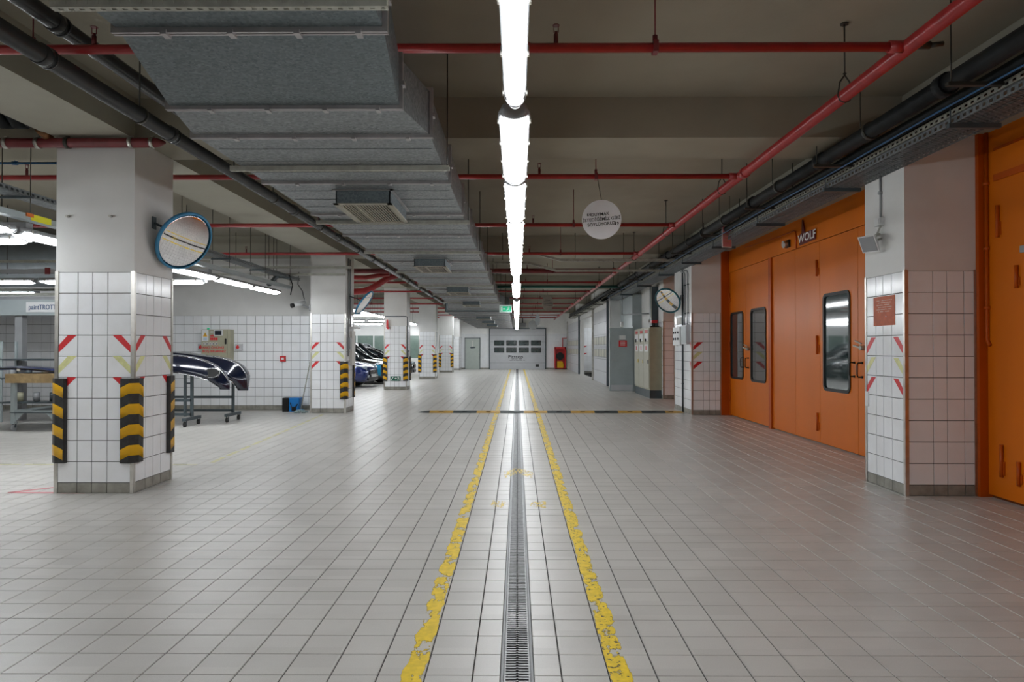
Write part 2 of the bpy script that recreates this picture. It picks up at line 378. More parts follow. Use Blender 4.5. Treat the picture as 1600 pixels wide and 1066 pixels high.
# ------------------------------------------------------------ pillars
GF = None
def guard(parent, x, y, sx, sy, z0=.29, z1=1.09, wd=.115):
    """black corner guard with yellow chevrons on the corner (x, y); sx, sy point away from the pillar"""
    h = z1-z0; t = .040; c = .022
    P = [(t, -wd), (t, -c+.0), (-c+.0, t), (-wd, t), (-wd, 0), (0, 0), (0, -wd)]
    # outline seen from above, local corner at the origin, body towards -x/-y
    P = [(-wd, 0), (-wd, t*.6), (-wd+.012, t), (-c, t), (t, -c), (t, -wd+.012), (t*.6, -wd), (0, -wd), (0, 0)]
    g = B(); g.prism([(sx*a, sy*b) for a, b in P], (x, y, z0), (1,0,0), (0,1,0), (0,0,1), h)
    go = g.build('corner_guard', 'black', parent)
    e = .0015
    for k in range(4):
        zt = z1-.045-k*.195; hb = .098; dr = .042
        b = B()
        # path along the outer face: far left, edge of chamfer, edge of chamfer, far right
        path = [(-wd+.014, t, -dr), (-c, t, 0), (t, -c, 0), (t, -wd+.014, -dr)]
        fr = [(x+sx*(a+ (e if a > 0 or b2 < 0 and a > 0 else 0)), y+sy*(b2+(e if b2 > 0 else 0)), zt+dz) for a, b2, dz in path]
        fb = [(p[0], p[1], p[2]-hb) for p in fr]
        inn = [(p[0]-sx*.004, p[1]-sy*.004, p[2]) for p in fr]; inb = [(p[0]-sx*.004, p[1]-sy*.004, p[2]) for p in fb]
        b.loft([fr, fb, inb, inn], closed=False); b.build('yellow_chevron', 'yel', go)
    return go

def tape_set(parent, o, ux, un, wd, zs=(1.5, 1.3, 1.1), inset=.025, wide=.17, hgt=.165):
    """red / faded yellow / red slanted strips mirrored on a pillar face; o lower left corner, ux along the face"""
    o = Vector(o); ux = Vector(ux); un = Vector(un)
    for i, zt in enumerate(zs):
        m = 'yelt' if i == 1 else 'redt'
        L_ = [(inset, zt-hgt), (inset, zt-hgt+.07), (inset+.087, zt), (inset+wide, zt)]
        R_ = [(wd-a, b) for a, b in L_]
        for P in (L_, R_):
            B().prism(P, o+un*.0062, ux, Vector((0,0,1)), un, .0012).build('reflective_strip', m, parent)

def pillar(label, x0, x1, y0, y1, cf, cs, side, single=True, guards=(), front_tape=True, side_tape=True, grp=None, ztop=SZ, base_off=0.):
    """side = +1: the visible flank faces +x (left row), -1: faces -x (right row)"""
    p = thing('pillar', label, 'pillar', group=grp)
    B().box(x0, y0, 0, x1, y1, 2.1).build('core', 'grout_w', p)
    B().box(x0-.006, y0-.006, 2.1, x1+.006, y1+.006, ztop).build('painted_shaft', 'paint', p)
    tile_face(p, (x0, y0, 0), 0, cf, single=single)
    if side > 0: tile_face(p, (x1, y0, 0), PI/2, cs, single=single)
    else: tile_face(p, (x0, y1, 0), -PI/2, cs, single=single)
    tile_face(p, (x0, y1, 0), -PI/2, cs, single=False) if side > 0 else None
    for cx, cy in ((x0, y0), (x1, y0), (x1 if side > 0 else x0, y1)):
        B().box(cx-.012 if cx == x0 else cx-.022, cy-.012 if cy == y0 else cy-.022, 0, cx+.022 if cx == x0 else cx+.012, cy+.022 if cy == y0 else cy+.012, 2.11).build('corner_trim', 'steel', p)
    if front_tape: tape_set(p, (x0, y0, 0), (1,0,0), (0,-1,0), x1-x0)
    if side_tape:
        if side > 0: tape_set(p, (x1, y0, 0), (0,1,0), (1,0,0), y1-y0)
        else: tape_set(p, (x0, y1, 0), (0,-1,0), (-1,0,0), y1-y0, zs=(1.485, 1.285, 1.085))
    for gx, gy in guards:
        guard(p, x0-.006 if gx < 0 else x1+.006, y0-.006 if gy < 0 else y1+.006, gx, gy)
    return p
CF = [.02, .205, .345, .49, .715]
CS = [.02, .205, .345, .49, .69]
ords = ['first and nearest', 'second', 'third', 'fourth', 'fifth']
LP = []
for k in range(5):
    y0 = 6.46+8*k
    lab = ['large white tiled pillar nearest on the left with round blue-rimmed mirror',
           'white tiled pillar beside the bucket, second from the front on the left',
           'white tiled pillar with a small green exit plate near its foot',
           'white tiled pillar between the parked cars and dark red shape, fourth on the left',
           'farthest free standing white tiled pillar with black and yellow guards'][k]
    gs = [[(-1,-1), (1,-1), (1, 1)], [(1,-1), (1, 1)], [(-1,-1), (1,-1), (1,1)], [(-1,-1), (1,-1)], [(-1,-1), (1,-1)]][k]
    LP.append(pillar(lab, -4.38, -3.645, y0, y0+.71, CF, CS, 1, single=k < 2, guards=gs, side_tape=k in (0,)))
RP = []
RP.append(pillar('white tiled pillar between two orange doors with torn orange poster', 3.63, 4.285, 6.41, 7.12, [.02, .255, .385, .545, .64], [.02, .2, .335, .49, .69], -1, guards=()
   , front_tape=False))
p2 = pillar('white tiled pillar right of the speed bump with switch boxes and conduits', 3.60, 4.20, 14.1, 15.6, [.02, .235, .36, .49, .585], [.02, .2, .4, .54, .74, .9, 1.1, 1.3, 1.48], -1, front_tape=False, side_tape=False)
RP.append(p2)
# marks on the front of the second right pillar, left part only
for i, zt in enumerate((1.5, 1.3, 1.1)):
    B().prism([(.03, zt-.165), (.03, zt-.09), (.12, zt), (.23, zt)], (3.6, 14.0938, 0), (1,0,0), (0,0,1), (0,-1,0), .0012).build('reflective_strip', 'yelt' if i == 1 else 'redt', p2)
    if i != 1: B().prism([(1.48, zt-.165), (1.48, zt-.09), (1.42, zt), (1.35, zt)], (3.5938, 15.6, 0), (0,-1,0), (0,0,1), (-1,0,0), .0012).build('reflective_strip', 'redt', p2)
RP.append(pillar('narrow pink-lit tiled wall pier behind the grey cabinet', 3.96, 4.26, 18.5, 19.1, [.02, .28], [.02, .2, .4, .58], -1, single=False, front_tape=False, side_tape=False))

# bolts left on the shaft of the nearest pillar
for x in (-4.27, -3.86):
    B().cyl((x, 6.455, 2.63), (x, 6.42, 2.63), .012, 8).build('anchor_bolt', 'steel', LP[0])

# ------------------------------------------------------------ walls
wl = struct('wall_left')
B().box(XL-.2, YB, 0, XL, YF, CZ).build('left_skin', 'paint', wl)
wb = struct('wall_behind'); B().box(XL, YB-.2, 0, 9, YB, CZ).build('skin', 'paint', wb)
wp = struct('wall_partition')
B().box(XL, 15.2, 2.1, -4.42, 15.45, CZ).build('painted_band', 'paint', wp)
B().box(XL, 15.21, 0, -4.42, 15.45, 2.1).build('backing', 'grout_w', wp)
tile_face(wp, (-9.24, 15.2, 0), 0, [.2*k for k in range(0, 25)], z0=.1, single=True)
tile_face(wp, (-12.84, 15.2, 0), 0, [.2*k for k in range(0, 19)], z0=.1, single=False)
B().box(-4.42, 15.15, 0, -4.40, 15.45, 2.2).build('edge_trim', 'steel', wp)

wf = struct('wall_far')
B().box(XL, YF, 0, 3.6, YF+.2, CZ).build('skin', mat('lightened_far_wall_paint', (.85, .85, .84), .6, var=.02), wf)  # lighter copy of the wall paint, makes up for missing light here
tile_face(wf, (-4.4, YF, 0), 0, [.2*k for k in range(0, 14)], rows=11, single=False)
tile_face(wf, (1.87, YF, 0), 0, [.2*k for k in range(0, 8)], rows=11, single=False)
# pier beside the far door
pp = thing('wall_pier', 'pale tiled wall pier at the far end beside the green door', 'pillar')
B().box(-4.25, 42.9, 0, -3.62, YF-.001, 2.1).build('core', 'grout_w', pp)
B().box(-4.25, 42.89, 2.1, -3.62, YF-.001, SZ).build('painted_shaft', 'paint', pp)
tile_face(pp, (-4.25, 42.9, 0), 0, [.02, .2, .4, .61], rows=10, single=False)
tile_face(pp, (-3.62, 42.9, 0), PI/2, [.02, .2, .4, .6, .8, 1., 1.2, 1.4, 1.58], rows=10, single=False)
B().cyl((-4.0, 42.87, 3.3), (-4.0, 42.87, 2.1), .02, 8).box(-4.05, 42.83, 1.95, -3.95, 42.89, 2.1).build('conduit', 'lampw', pp)

# far green door
d3 = struct('door_3')
B().box(-3.42, YF-.05, 0, -3.38, YF-.001, 2.05).box(-2.44, YF-.05, 0, -2.40, YF-.001, 2.05).box(-3.42, YF-.05, 2.01, -2.40, YF-.001, 2.05).build('frame', 'dgrey', d3)
B().box(-3.38, YF-.04, .01, -2.44, YF-.008, 2.01).build('leaf', 'door3', d3)
B().box(-2.56, YF-.09, 1.0, -2.50, YF-.04, 1.03).build('handle', 'steel', d3)
B().cyl((-2.9, YF-.05, 1.52), (-2.9, YF-.06, 1.52), .05, 12).box(-2.92, YF-.05, 1.6, -2.88, YF-.042, 1.85).build('notice', 'paper', d3)
B().prism([(-.2, 0), (-.1, .05), (.1, .05), (.2, .02), (.1, -.05), (-.12, -.07)], (-2.88, YF-.042, 1.42), (1,0,0), (0,0,1), (0,-1,0), .004).build('sticker', 'dgrey', d3)

# far sectional gate
d4 = struct('door_4')
gx0, gx1, gh = -1.81, 1.86, 2.63
zz = [0, .5, .86, 1.22, 1.70, 2.17, 2.63]
zz = [0, .42, .86, 1.32, 1.78, 2.20, 2.63]
for i in range(6):
    B().box(gx0+.04, YF-.07, zz[i]+.006, gx1-.04, YF-.02, zz[i+1]-.006).build('door_panel', 'lgrey', d4)
B().box(gx0-.02, YF-.1, 0, gx0+.04, YF-.001, gh+.05).box(gx1-.04, YF-.1, 0, gx1+.02, YF-.001, gh+.05).box(gx0, YF-.1, gh, gx1, YF-.001, gh+.05).build('guide_rails', 'dgrey', d4)
B().box(gx0+.04, YF-.065, 0, gx1-.04, YF-.015, gh).build('joint_backing', 'dgrey', d4)
for r, z in enumerate((1.16, 1.62)):
    z = (1.08, 1.54)[r]
    for c in range(4):
        x = -1.50+c*.80
        B().box(x, YF-.085, z, x+.66, YF-.07, z+.33).build('window_frame', 'gasket', d4)
        B().box(x+.04, YF-.09, z+.04, x+.62, YF-.08, z+.29).build('pane', 'glass', d4)
text('Pitstop', .30, 'blk', d4, (-.10, YF-.075, .80), (RX, 0, 0), sx=1.15)
for k, (x, wd, z) in enumerate(((-.30, .18, .67), (-.08, .14, .67), (.12, .1, .67), (-.42, .2, .585), (-.2, .12, .585), (-.02, .2, .585), (.2, .2, .585), (.42, .1, .585))):
    B().box(x-wd/2+.03, YF-.078, z-.012, x+wd/2+.03, YF-.07, z+.014).build('small_print', 'blk', d4)
B().box(1.2, YF-.09, .16, 1.42, YF-.07, .32).build('vent_flap', 'gasket', d4)
B().cyl((.35, YF-.3, 3.0), (.35, YF-.3, 3.37), .03).build('motor_stem', 'dgrey', d4)
B().box(.15, YF-.45, 2.75, .55, YF-.15, 3.0).build('motor_housing', 'lampw', d4)

# right hand wall
wr = struct('wall_right')
B().box(4.48, YB, 0, 4.7, 24.4, CZ).build('backing', 'paint', wr)
B().box(3.3, 24.4, 0, 4.7, 24.6, CZ).build('return_wall', 'paint', wr)
B().box(4.0, 19.1, 0, 4.48, 24.4, CZ).build('recess_wall', 'paint', wr)
B().box(3.3, 24.6, 2.85, 3.5, YF, CZ).build('header', 'paint', wr)
B().box(3.32, 29.5, 0, 3.5, 30.4, 2.85).build('mid_pier', 'paint', wr)
B().box(3.32, 35.6, 0, 3.5, 36.0, 2.85).build('mid_pier', 'paint', wr)
# tiled room seen through the opening
B().box(3.5, 38.0, 0, 9, 38.2, CZ).build('bay_wall', 'paint', wr)
tile_face(wr, (3.5, 38.0, 0), 0, [.2*k for k in range(0, 26)], rows=12, single=False)
B().box(8.8, 24.6, 0, 9, 38, CZ).build('bay_wall', 'paint', wr)
B().box(4.7, 24.4, 0, 9, 24.6, CZ).build('bay_wall', 'paint', wr)
B().box(3.5, 24.6, -.004, 8.8, 38, 0).build('bay_floor', 'floor', wr)
for i, zt in enumerate((1.5, 1.1)):
    B().prism([(0, zt-.165), (0, zt-.06), (.15, zt), (.3, zt)], (3.6, 37.985, 0), (1,0,0), (0,0,1), (0,-1,0), .002).build('reflective_strip', 'redt', wr)

# sectional doors on the right
def sect_door(n, y0, y1, h, glazed):
    d = struct('door_%d' % n)
    k = 6; ph = h/k
    for i in range(k):
        B().box(3.30, y0+.08, i*ph+.006, 3.34, y1-.08, (i+1)*ph-.006).build('door_panel', 'lgrey', d)
        if i in glazed:
            m_ = 5; wd = (y1-y0-.5)/m_
            for j in range(m_):
                ya = y0+.25+j*wd
                f = B().box(3.285, ya+.04, i*ph+.07, 3.30, ya+wd-.04, (i+1)*ph-.07).build('window_frame', 'lampw', d)
                B().box(3.278, ya+.08, i*ph+.1, 3.29, ya+wd-.08, (i+1)*ph-.1).build('pane', 'beige', f)  # beige colour stands in for light coming through the panes
    for y in (y0, y1-.08):
        B().box(3.22, y, 0, 3.34, y+.08, h+.25).build('guide_rail', 'dgrey' if y == y0 else 'steel', d)
    B().box(3.305, y0+.05, 0, 3.335, y1-.05, h).build('joint_backing', 'dgrey', d)
    return d
sect_door(5, 24.6, 29.5, 2.85, (2, 3))
sect_door(6, 36.0, 44.3, 2.85, (2, 3))

# ------------------------------------------------------------ orange doors
def hinge(parent, y, z0, z1, wd=.05):
    h = B(); h.cyl((4.345, y, z0), (4.345, y, z1), .016, 8)
    z = z0; 
    h.box(4.35, y-wd, z0+.02, 4.362, y+wd*.2, z0+(z1-z0)*.48).box(4.35, y-wd*.2, z0+(z1-z0)*.5, 4.362, y+wd, z1-.03)
    return h.build('hinge', 'oranged', parent)
def handle(parent, y, z0, z1):
    t = B().tube([(4.355, y, z0), (4.31, y, z0), (4.30, y, z0+.01), (4.295, y, z0+.03), (4.295, y, z1-.03), (4.30, y, z1-.01), (4.31, y, z1), (4.355, y, z1)], .009, 8)
    t.box(4.35, y-.02, z0-.015, 4.36, y+.02, z0+.015).box(4.35, y-.02, z1-.015, 4.36, y+.02, z1+.015)
    return t.build('handle', 'blackm', parent)
def rrect(w_, h_, r, n=5):
    P = []
    for cx, cy, a0 in ((w_-r, h_-r, 0), (r, h_-r, 90), (r, r, 180), (w_-r, r, 270)):
        P += [(cx+r*math.cos(math.radians(a0+90*k/n)), cy+r*math.sin(math.radians(a0+90*k/n))) for k in range(n+1)]
    return P
def leaf(parent, y0, y1, z0, z1, win=None, name='leaf', x=4.36):
    b = B(); gp = .004
    if win:
        wy0, wy1, wz0, wz1 = win; 
        b.box(x, y0+gp, z0, x+.05, wy0, z1).box(x, wy1, z0, x+.05, y1-gp, z1).box(x, wy0, z0, x+.05, wy1, wz0).box(x, wy0, wz1, x+.05, wy1, z1)
        o = b.build(name, 'orange', parent)
        O = rrect(wy1-wy0+.05, wz1-wz0+.05, .09); I = rrect(wy1-wy0-.03, wz1-wz0-.03, .06)
        rg = []
        rings = [[(x-.0, wy0-.025+a, wz0-.025+c) for a, c in O], [(x-.014, wy0-.025+a, wz0-.025+c) for a, c in O],
                 [(x-.014, wy0+.015+a, wz0+.015+c) for a, c in I], [(x+.01, wy0+.015+a, wz0+.015+c) for a, c in I]]
        B().loft(rings, cap=False, smooth=False).build('gasket', 'gasket', o)
        B().box(x+.004, wy0-.01, wz0-.01, x+.012, wy1+.01, wz1+.01).build('pane', 'glass', o)
        return o
    return b.box(x, y0+gp, z0, x+.05, y1-gp, z1).build(name, 'orange', parent)
d1 = struct('door_1')
B().box(4.40, 7.12, 0, 4.47, 14.1, 3.7).build('seam_backing', 'seam', d1)
B().box(4.36, 7.12, 2.93, 4.41, 14.08, 3.7).build('header_panel', 'orange', d1)
B().box(4.36, 13.98, .0, 4.41, 14.08, 2.925).build('jamb', 'oranged', d1)
B().box(4.20, 14.06, 0, 4.41, 14.12, 3.5).build('side_frame', 'oranged', d1)
leaf(d1, 13.04, 13.98, .02, 2.92, (13.2, 13.93, .79, 2.07))
leaf(d1, 11.80, 13.04, .02, 2.92, (12.0, 12.74, .78, 2.08))
B().box(4.33, 11.68, .0, 4.41, 11.80, 2.925).build('mullion', 'oranged', d1)
leaf(d1, 10.72, 11.68, .02, 2.92, name='fixed_panel')
leaf(d1, 9.86, 10.72, .02, 2.92, name='fixed_panel')
leaf(d1, 8.76, 9.86, .02, 2.92, (8.98, 9.72, .80, 2.12))
leaf(d1, 7.14, 8.76, .02, 2.92)
for y, zs in ((9.93, ((.18, .44), (1.29, 1.56), (2.42, 2.66))), (11.74, ((.2, .44), (1.3, 1.56), (2.42, 2.66))), (14.0, ((.3, .5), (1.3, 1.5), (2.3, 2.5)))):
    for z0, z1 in zs: hinge(d1, y, z0, z1)
for y in (8.86, 8.66, 13.16, 12.9): handle(d1, y, 1.01, 1.19)
for y, z in ((8.6, 1.38), (12.85, 1.36)):
    b = B().cyl((4.36, y, z), (4.30, y, z), .03, 10).bar((4.31, y, z), (4.29, y+.14, z+.03), .02).bar((4.31, y-.02, z+.05), (4.29, y+.1, z+.09), .016)
    b.build('latch', 'chan', d1)
d2 = struct('door_2')
B().box(4.40, -6.9, 0, 4.47, 6.41, 3.7).build('seam_backing', 'seam', d2)
B().box(4.285, 6.36, 0, 4.41, 6.41, 3.7).build('side_frame', 'oranged', d2)
leaf(d2, 5.7, 6.36, .03, 3.6, name='fixed_panel')
leaf(d2, 4.6, 5.7, .03, 3.6); leaf(d2, 3.5, 4.6, .03, 3.6); leaf(d2, 2.4, 3.5, .03, 3.6); leaf(d2, .2, 2.4, .03, 3.6); leaf(d2, -6.9, .2, .03, 3.6)
for y, z0, z1 in ((6.2, 2.38, 2.67), (5.97, 1.90, 2.1), (6.17, .22, .51), (5.96, .18, .39)): hinge(d2, y, z0, z1, .03)
for z0, z1 in ((2.9, 2.96),): B().box(4.345, 4.6, z0, 4.36, 6.25, z1).build('rail', 'oranged', d2)
B().box(4.345, 4.6, 3.18, 4.36, 6.25, 3.2).build('rail', 'oranged', d2)
cp = B().tube([(4.345, 6.34-.0, 3.6), (4.345, 6.34, 1.45), (4.35, 6.31, 1.40)], .018, 8)
for z in (2.9, 2.3, 1.75): cp.cyl((4.345, 6.34, z-.015), (4.345, 6.34, z+.015), .028, 8)
cp.build('conduit', 'oranged', d2)
B().box(4.34, 5.86, 2.2, 4.36, 5.92, 2.26).build('lock_plate', 'lampw', d2)
# third orange bay
d7 = struct('door_7')
B().box(4.36, 15.6, 0, 4.47, 19.1, 3.7).build('leaf', 'orange', d7)
B().box(4.26, 18.46, 0, 4.36, 18.5, 3.2).build('side_frame', 'oranged', d7)

# name plate and small things over the door
wf_ = thing('maker_plate', 'dark red plate with white lettering above the orange door', 'sign')
B().prism([(0, -.015), (.56, .0), (.56, .145), (.2, .155), (.13, .36), (.1, .36), (.085, .16), (0, .14)], (4.35, 10.52, 2.97), (0,-1,0), (0,0,1), (-1,0,0), .012).build('plate', mat('plate_red', (.12, .012, .015), .4), wf_)
text('WOLF', .17, 'wht', wf_, (4.335, 10.24, 3.045), (RX, 0, -RX), sx=1.3)
hn = thing('alarm_horn', 'small round grey alarm horn fixed on the orange header', 'alarm')
B().tube([(4.36, 10.97, 3.05), (4.34, 10.97, 3.05), (4.31, 10.98, 3.045), (4.27, 10.98, 3.04)], .05, 14, rs=[.05, .045, .05, .06]).build('horn', 'steel', hn)
B().box(4.33, 10.90, 2.99, 4.359, 11.04, 3.11).build('base', 'blackm', hn)
B().tube([(4.2, 12.6, 3.23), (4.345, 11.5, 3.23), (4.35, 10.75, 3.22), (4.35, 10.68, 3.2), (4.35, 10.66, 3.1), (4.35, 10.66, 2.93)], .011, 8).build('cable_pipe', 'oranged', hn)

# ------------------------------------------------------------ fluorescent lamps
def lamp_mesh(L_, wd, hh=.06):
    """waterproof fitting along +y from the origin; diffuser hangs below z = 0"""
    d = B(); rings = []
    n = 12
    for y, s, q in ((.04, .72, .5), (.055, .90, .8), (.09, 1, 1), (L_-.22, 1, 1), (L_-.15, .93, .93), (L_-.10, .78, .75), (L_-.07, .55, .5), (L_-.06, .32, .3)):
        rings.append([(-wd/2*s*math.cos(PI*k/n), y, -hh*q*(math.sin(PI*k/n)**.6 if 0 < k < n else 0)) for k in range(n+1)])
    d.loft(rings, closed=True)
    h = B(); rings = []
    for y, s in ((0, .6), (.02, .88), (.06, 1), (L_-.06, 1), (L_-.02, .88), (L_, .6)):
        ww = wd/2*s+.006
        rings.append([(-ww, y, -.004), (-ww, y, .012), (-ww*.8, y, .04), (ww*.8, y, .04), (ww, y, .012), (ww, y, -.004)])
    h.loft(rings)
    for y0_, y1_ in ((0, .036), (L_-.04, L_)):
        h.loft([[(-wd/2*q*math.cos(PI*k/10), y, -.036*math.sin(PI*k/10)-.002) for k in range(11)] for y, q in ((y0_, .75 if y0_ == 0 else .95), (y1_, .95 if y0_ == 0 else .75))])
    c = B()
    for k in range(4):
        for sx in (-1, 1):
            y = .14+k*(L_-.28)/3
            c.box(sx*(wd/2+.004), y-.012, -.018, sx*(wd/2+.012), y+.012, .02)
    ms = []
    for b, nm, m in ((d, 'diffuser', 'lamp'), (h, 'housing', 'lampw'), (c, 'clips', 'steel')):
        me = b.mesh(nm); me.materials.append(M[m]); ms.append(me)
    return ms
LM = {}
def lamp(x, y, z, L_, wd, label, rz=0, group=None, rods=True, zr=CZ):
    k = (round(L_, 2), wd)
    if k not in LM: LM[k] = lamp_mesh(L_, wd)
    t = thing('ceiling_lamp', label, 'lamp', (x, y, z), (0, 0, rz), group)
    for me, nm in zip(LM[k], ('diffuser', 'housing', 'clips')): link(me, nm, t, **({'kind': 'stuff'} if nm == 'clips' else {}))
    if rods:
        b = B()
        for q in (.3, L_-.3): b.cyl((0, q, .04), (0, q, zr-z), .004, 6)
        b.build('suspension_rod', 'rod', t)
    return t
LZ = 2.60
NTH = 'first second third fourth fifth sixth seventh eighth ninth tenth eleventh twelfth thirteenth fourteenth fifteenth sixteenth seventeenth'.split()
row = [(-6.1, 0), (-4.55, 0), (-3., 0), (-1.45, 0), (.2, 0), (1.80, 1), (3.50, 0), (4.97, 0), (6.5, 0), (8.05, 0), (9.65, 0), (11.3, 1), (12.8, 0), (14.45, 0), (17.4, 0), (19.0, 0), (20.6, 0), (22.3, 0), (23.9, 0), (25.5, 0), (27.2, 0), (28.8, 0), (30.6, 0), (32.2, 0), (33.8, 0), (35.4, 0), (37.2, 0), (38.8, 0), (40.4, 0), (42., 0)]
seenlab = {5: 'narrow lit tube at the top edge of the picture, nearest of the centre row', 6: 'wide lit fluorescent fitting right behind the narrow nearest tube',
 7: 'third lit fluorescent fitting of the centre row, between wide ones', 8: 'fourth lit fluorescent fitting of the centre row', 9: 'fifth lit fluorescent fitting of the centre row',
 10: 'sixth lit fluorescent fitting, just before the narrower tube', 11: 'narrow lit tube in the middle of the centre row', 12: 'lit fluorescent fitting right behind the middle narrow tube', 13: 'lit fitting before the dark gap in the centre row'}
for i, (y, nar) in enumerate(row):
    nx = row[i+1][0] if i+1 < len(row) else y+1.6
    L_ = min(1.57, nx-y-.015)
    if i > 13: seenlab[i] = 'lit fluorescent fitting of the centre row, %s from the far gate' % NTH[len(row)-1-i]
    lamp(-.015 if not nar else -.01, y, LZ, round(L_, 2), .095 if nar else .155, seenlab.get(i, 'lit fluorescent fitting in the far stretch of the centre row' if i > 13 else 'lit fluorescent fitting of the centre row behind the viewpoint'),
         group=None if i in seenlab else ('far centre row lamps' if i > 13 else 'centre row lamps behind the viewpoint'), rods=True)
# trunking that carries the row
# left bay rows: one along the bay, others across it
for i in range(8):
    y = 3.7+i*1.5
    if y > 14: continue
    lamp(-4.97, y, 2.54, 1.46, .15, ['lit tube fitting of the left bay row, first', 'lit tube fitting of the left bay row at the left picture edge', 'lit tube fitting with a yellow label above it, left of the first pillar',
      'lit tube fitting hidden behind the first pillar', 'lit tube fitting just right of the round blue mirror', 'second lit tube right of the blue mirror, above the bumpers', 'lit tube above the wall control box', 'last lit tube of the left bay row, before the wall camera'][i], group=None, rods=False)
xl = [(11.3, -5.17, ['lit tube lamp across the bay, its end showing right of the first pillar', 'lit tube lamp across the bay, hidden behind the first pillar', 'lit tube lamp across the bay at the left edge, upper of two ends meeting', 'lit tube lamp across the bay, farther left']),
      (6.95, -5.0, ['short end of a lit tube lamp at the left picture edge beneath the long row', 'lit tube across the near left bay outside the picture']),
      (13.6, -9.6, ['lit tube lamp low at the left edge over the spray booth', 'lit tube lamp over the spray booth, farther left'])]
for y, x, labs in xl:
    for i, lb in enumerate(labs):
        lamp(x-i*1.42, y, 2.50, 1.36, .15, lb, rz=PI/2, rods=i == 1 and y < 12)
for y in (1.5, -2.5):
    for i in range(2): lamp(-6-i*1.6, y, 2.55, 1.5, .15, 'lit tube lamp across the near left bay', rz=PI/2, group='near left bay lamps outside the picture')
# car bays beyond the partition; extra rows added to brighten the far end
for y, n in ((17.2, 4), (20.2, 4), (25.5, 4), (30.5, 4), (34.6, 4), (38.5, 3), (42.2, 3)):
    for i in range(n): lamp(-5.2-i*1.6, y, 2.62, 1.5, .15, 'car bay lamp, some rows added for light, %s cross row back, %s from the pillars' % (NTH[[17.2, 20.2, 25.5, 30.5, 34.6, 38.5, 42.2].index(y)], NTH[i]), rz=PI/2)
for i in range(12): lamp(-5.3, 16.6+i*1.6, 2.62, 1.5, .15, 'lit tube lamp in the partly added lengthwise row above the parked cars, %s from the front' % NTH[i])
for i in range(5): lamp(5.5+.6*(i % 2), 25.5+i*2.6, 3.1, 1.5, .15, 'lit tube lamp added to the white bay behind the opening on the right', group='added lamps of the right bay')  # added lamps that brighten the bay behind the opening
for i in range(4): lamp(-3.3, 36.2+i*1.7, 3.14, 1.5, .15, 'unseen lit tube lamp added between duct and far pillars, %s from the front' % NTH[i], rods=False)  # added lamps, hidden above the duct, to brighten the far wall
lamp(5.9, 37.3, 3.0, 1.5, .15, 'lit tube lamp added near the end wall of the right bay', rz=PI/2)  # one more added lamp, brightens the tiled end of the bay

# ------------------------------------------------------------ ventilation duct
DS = .91
DZ = 1.378+(CZ-1.378)/DS
duct = thing('ventilation_duct', 'large galvanised rectangular ventilation duct with flanged joints under the ceiling', 'duct', (0, 0, 1.378*(1-DS)))
duct.scale = (DS, DS, DS)
# stations: y, left x, right x, bottom z, top z
st = [(-6.9, -2.03, -.68, 3.0, 3.33), (-3.5, -2.03, -.68, 3.0, 3.33), (-.2, -2.03, -.68, 3.0, 3.33), (1.6, -2.03, -.68, 3.0, 3.33), (3.44, -2.03, -.68, 3.0, 3.33), (4.55, -2.33, -.79, 3.0, 3.33), (5.17, -2.46, -.665, 3.0, 3.33), (6.62, -2.46, -.665, 3.0, 3.33),
      (8.2, -2.46, -.665, 3.0, 3.33), (9.7, -2.46, -.665, 3.0, 3.33), (11.2, -2.46, -.665, 3.0, 3.33)]
st[-1] = (11.2, -2.46, -.665, 3.0, 3.33)
y = 12.7
while y < 25: st.append((y, -2.46, -.665, 3.0, 3.33)); y += 1.5
st.append((y-.3, -2.6, -.5, 2.86, 3.33)); 
while y < 47.3: st.append((y, -2.75, -.32, 2.76, 3.33)); y += 1.5
for i in range(len(st)-1):
    a, b_ = st[i], st[i+1]
    r = [[(s[1], s[0], s[3]), (s[2], s[0], s[3]), (s[2], s[0], s[4]), (s[1], s[0], s[4])] for s in (a, b_)]
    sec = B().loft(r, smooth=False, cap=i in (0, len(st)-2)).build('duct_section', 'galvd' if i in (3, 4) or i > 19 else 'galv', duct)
    ln = b_[0]-a[0]; q = B()
    if i > 5 and ln > 1.2:   # pressed stiffening ribs
        for t in (.25, .5, .75):
            yy = a[0]+ln*t; q.bar((a[1]+.03, yy, a[3]), (a[2]-.03, yy, b_[3]) if 0 else (a[2]-.03, yy, a[3]), .012, .008)
        q.build('stiffening_rib', 'galv', sec)
for i, s in enumerate(st):
    y, x0, x1, z0, z1 = s; f = .026
    b = B()
    for dy in (-.020, .004):
        b.box(x0-f, y+dy, z0-f, x1+f, y+dy+.016, z0).box(x0-f, y+dy, z1, x1+f, y+dy+.016, z1+f)
        b.box(x0-f, y+dy, z0, x0, y+dy+.016, z1).box(x1, y+dy, z0, x1+f, y+dy+.016, z1)
    fl = b.build('flange', 'flange', duct)
    if y < 22:
        b = B()
        for t in (.17, .42, .67, .9): b.box(x0+(x1-x0)*t, y-.03, z0-f-.012, x0+(x1-x0)*t+.03, y+.03, z0-f+.012)
        b.box(x1+f-.01, y-.03, z0+.13, x1+f+.014, y+.03, z0+.16)
        b.build('flange_clips', 'flange', duct, kind='stuff')
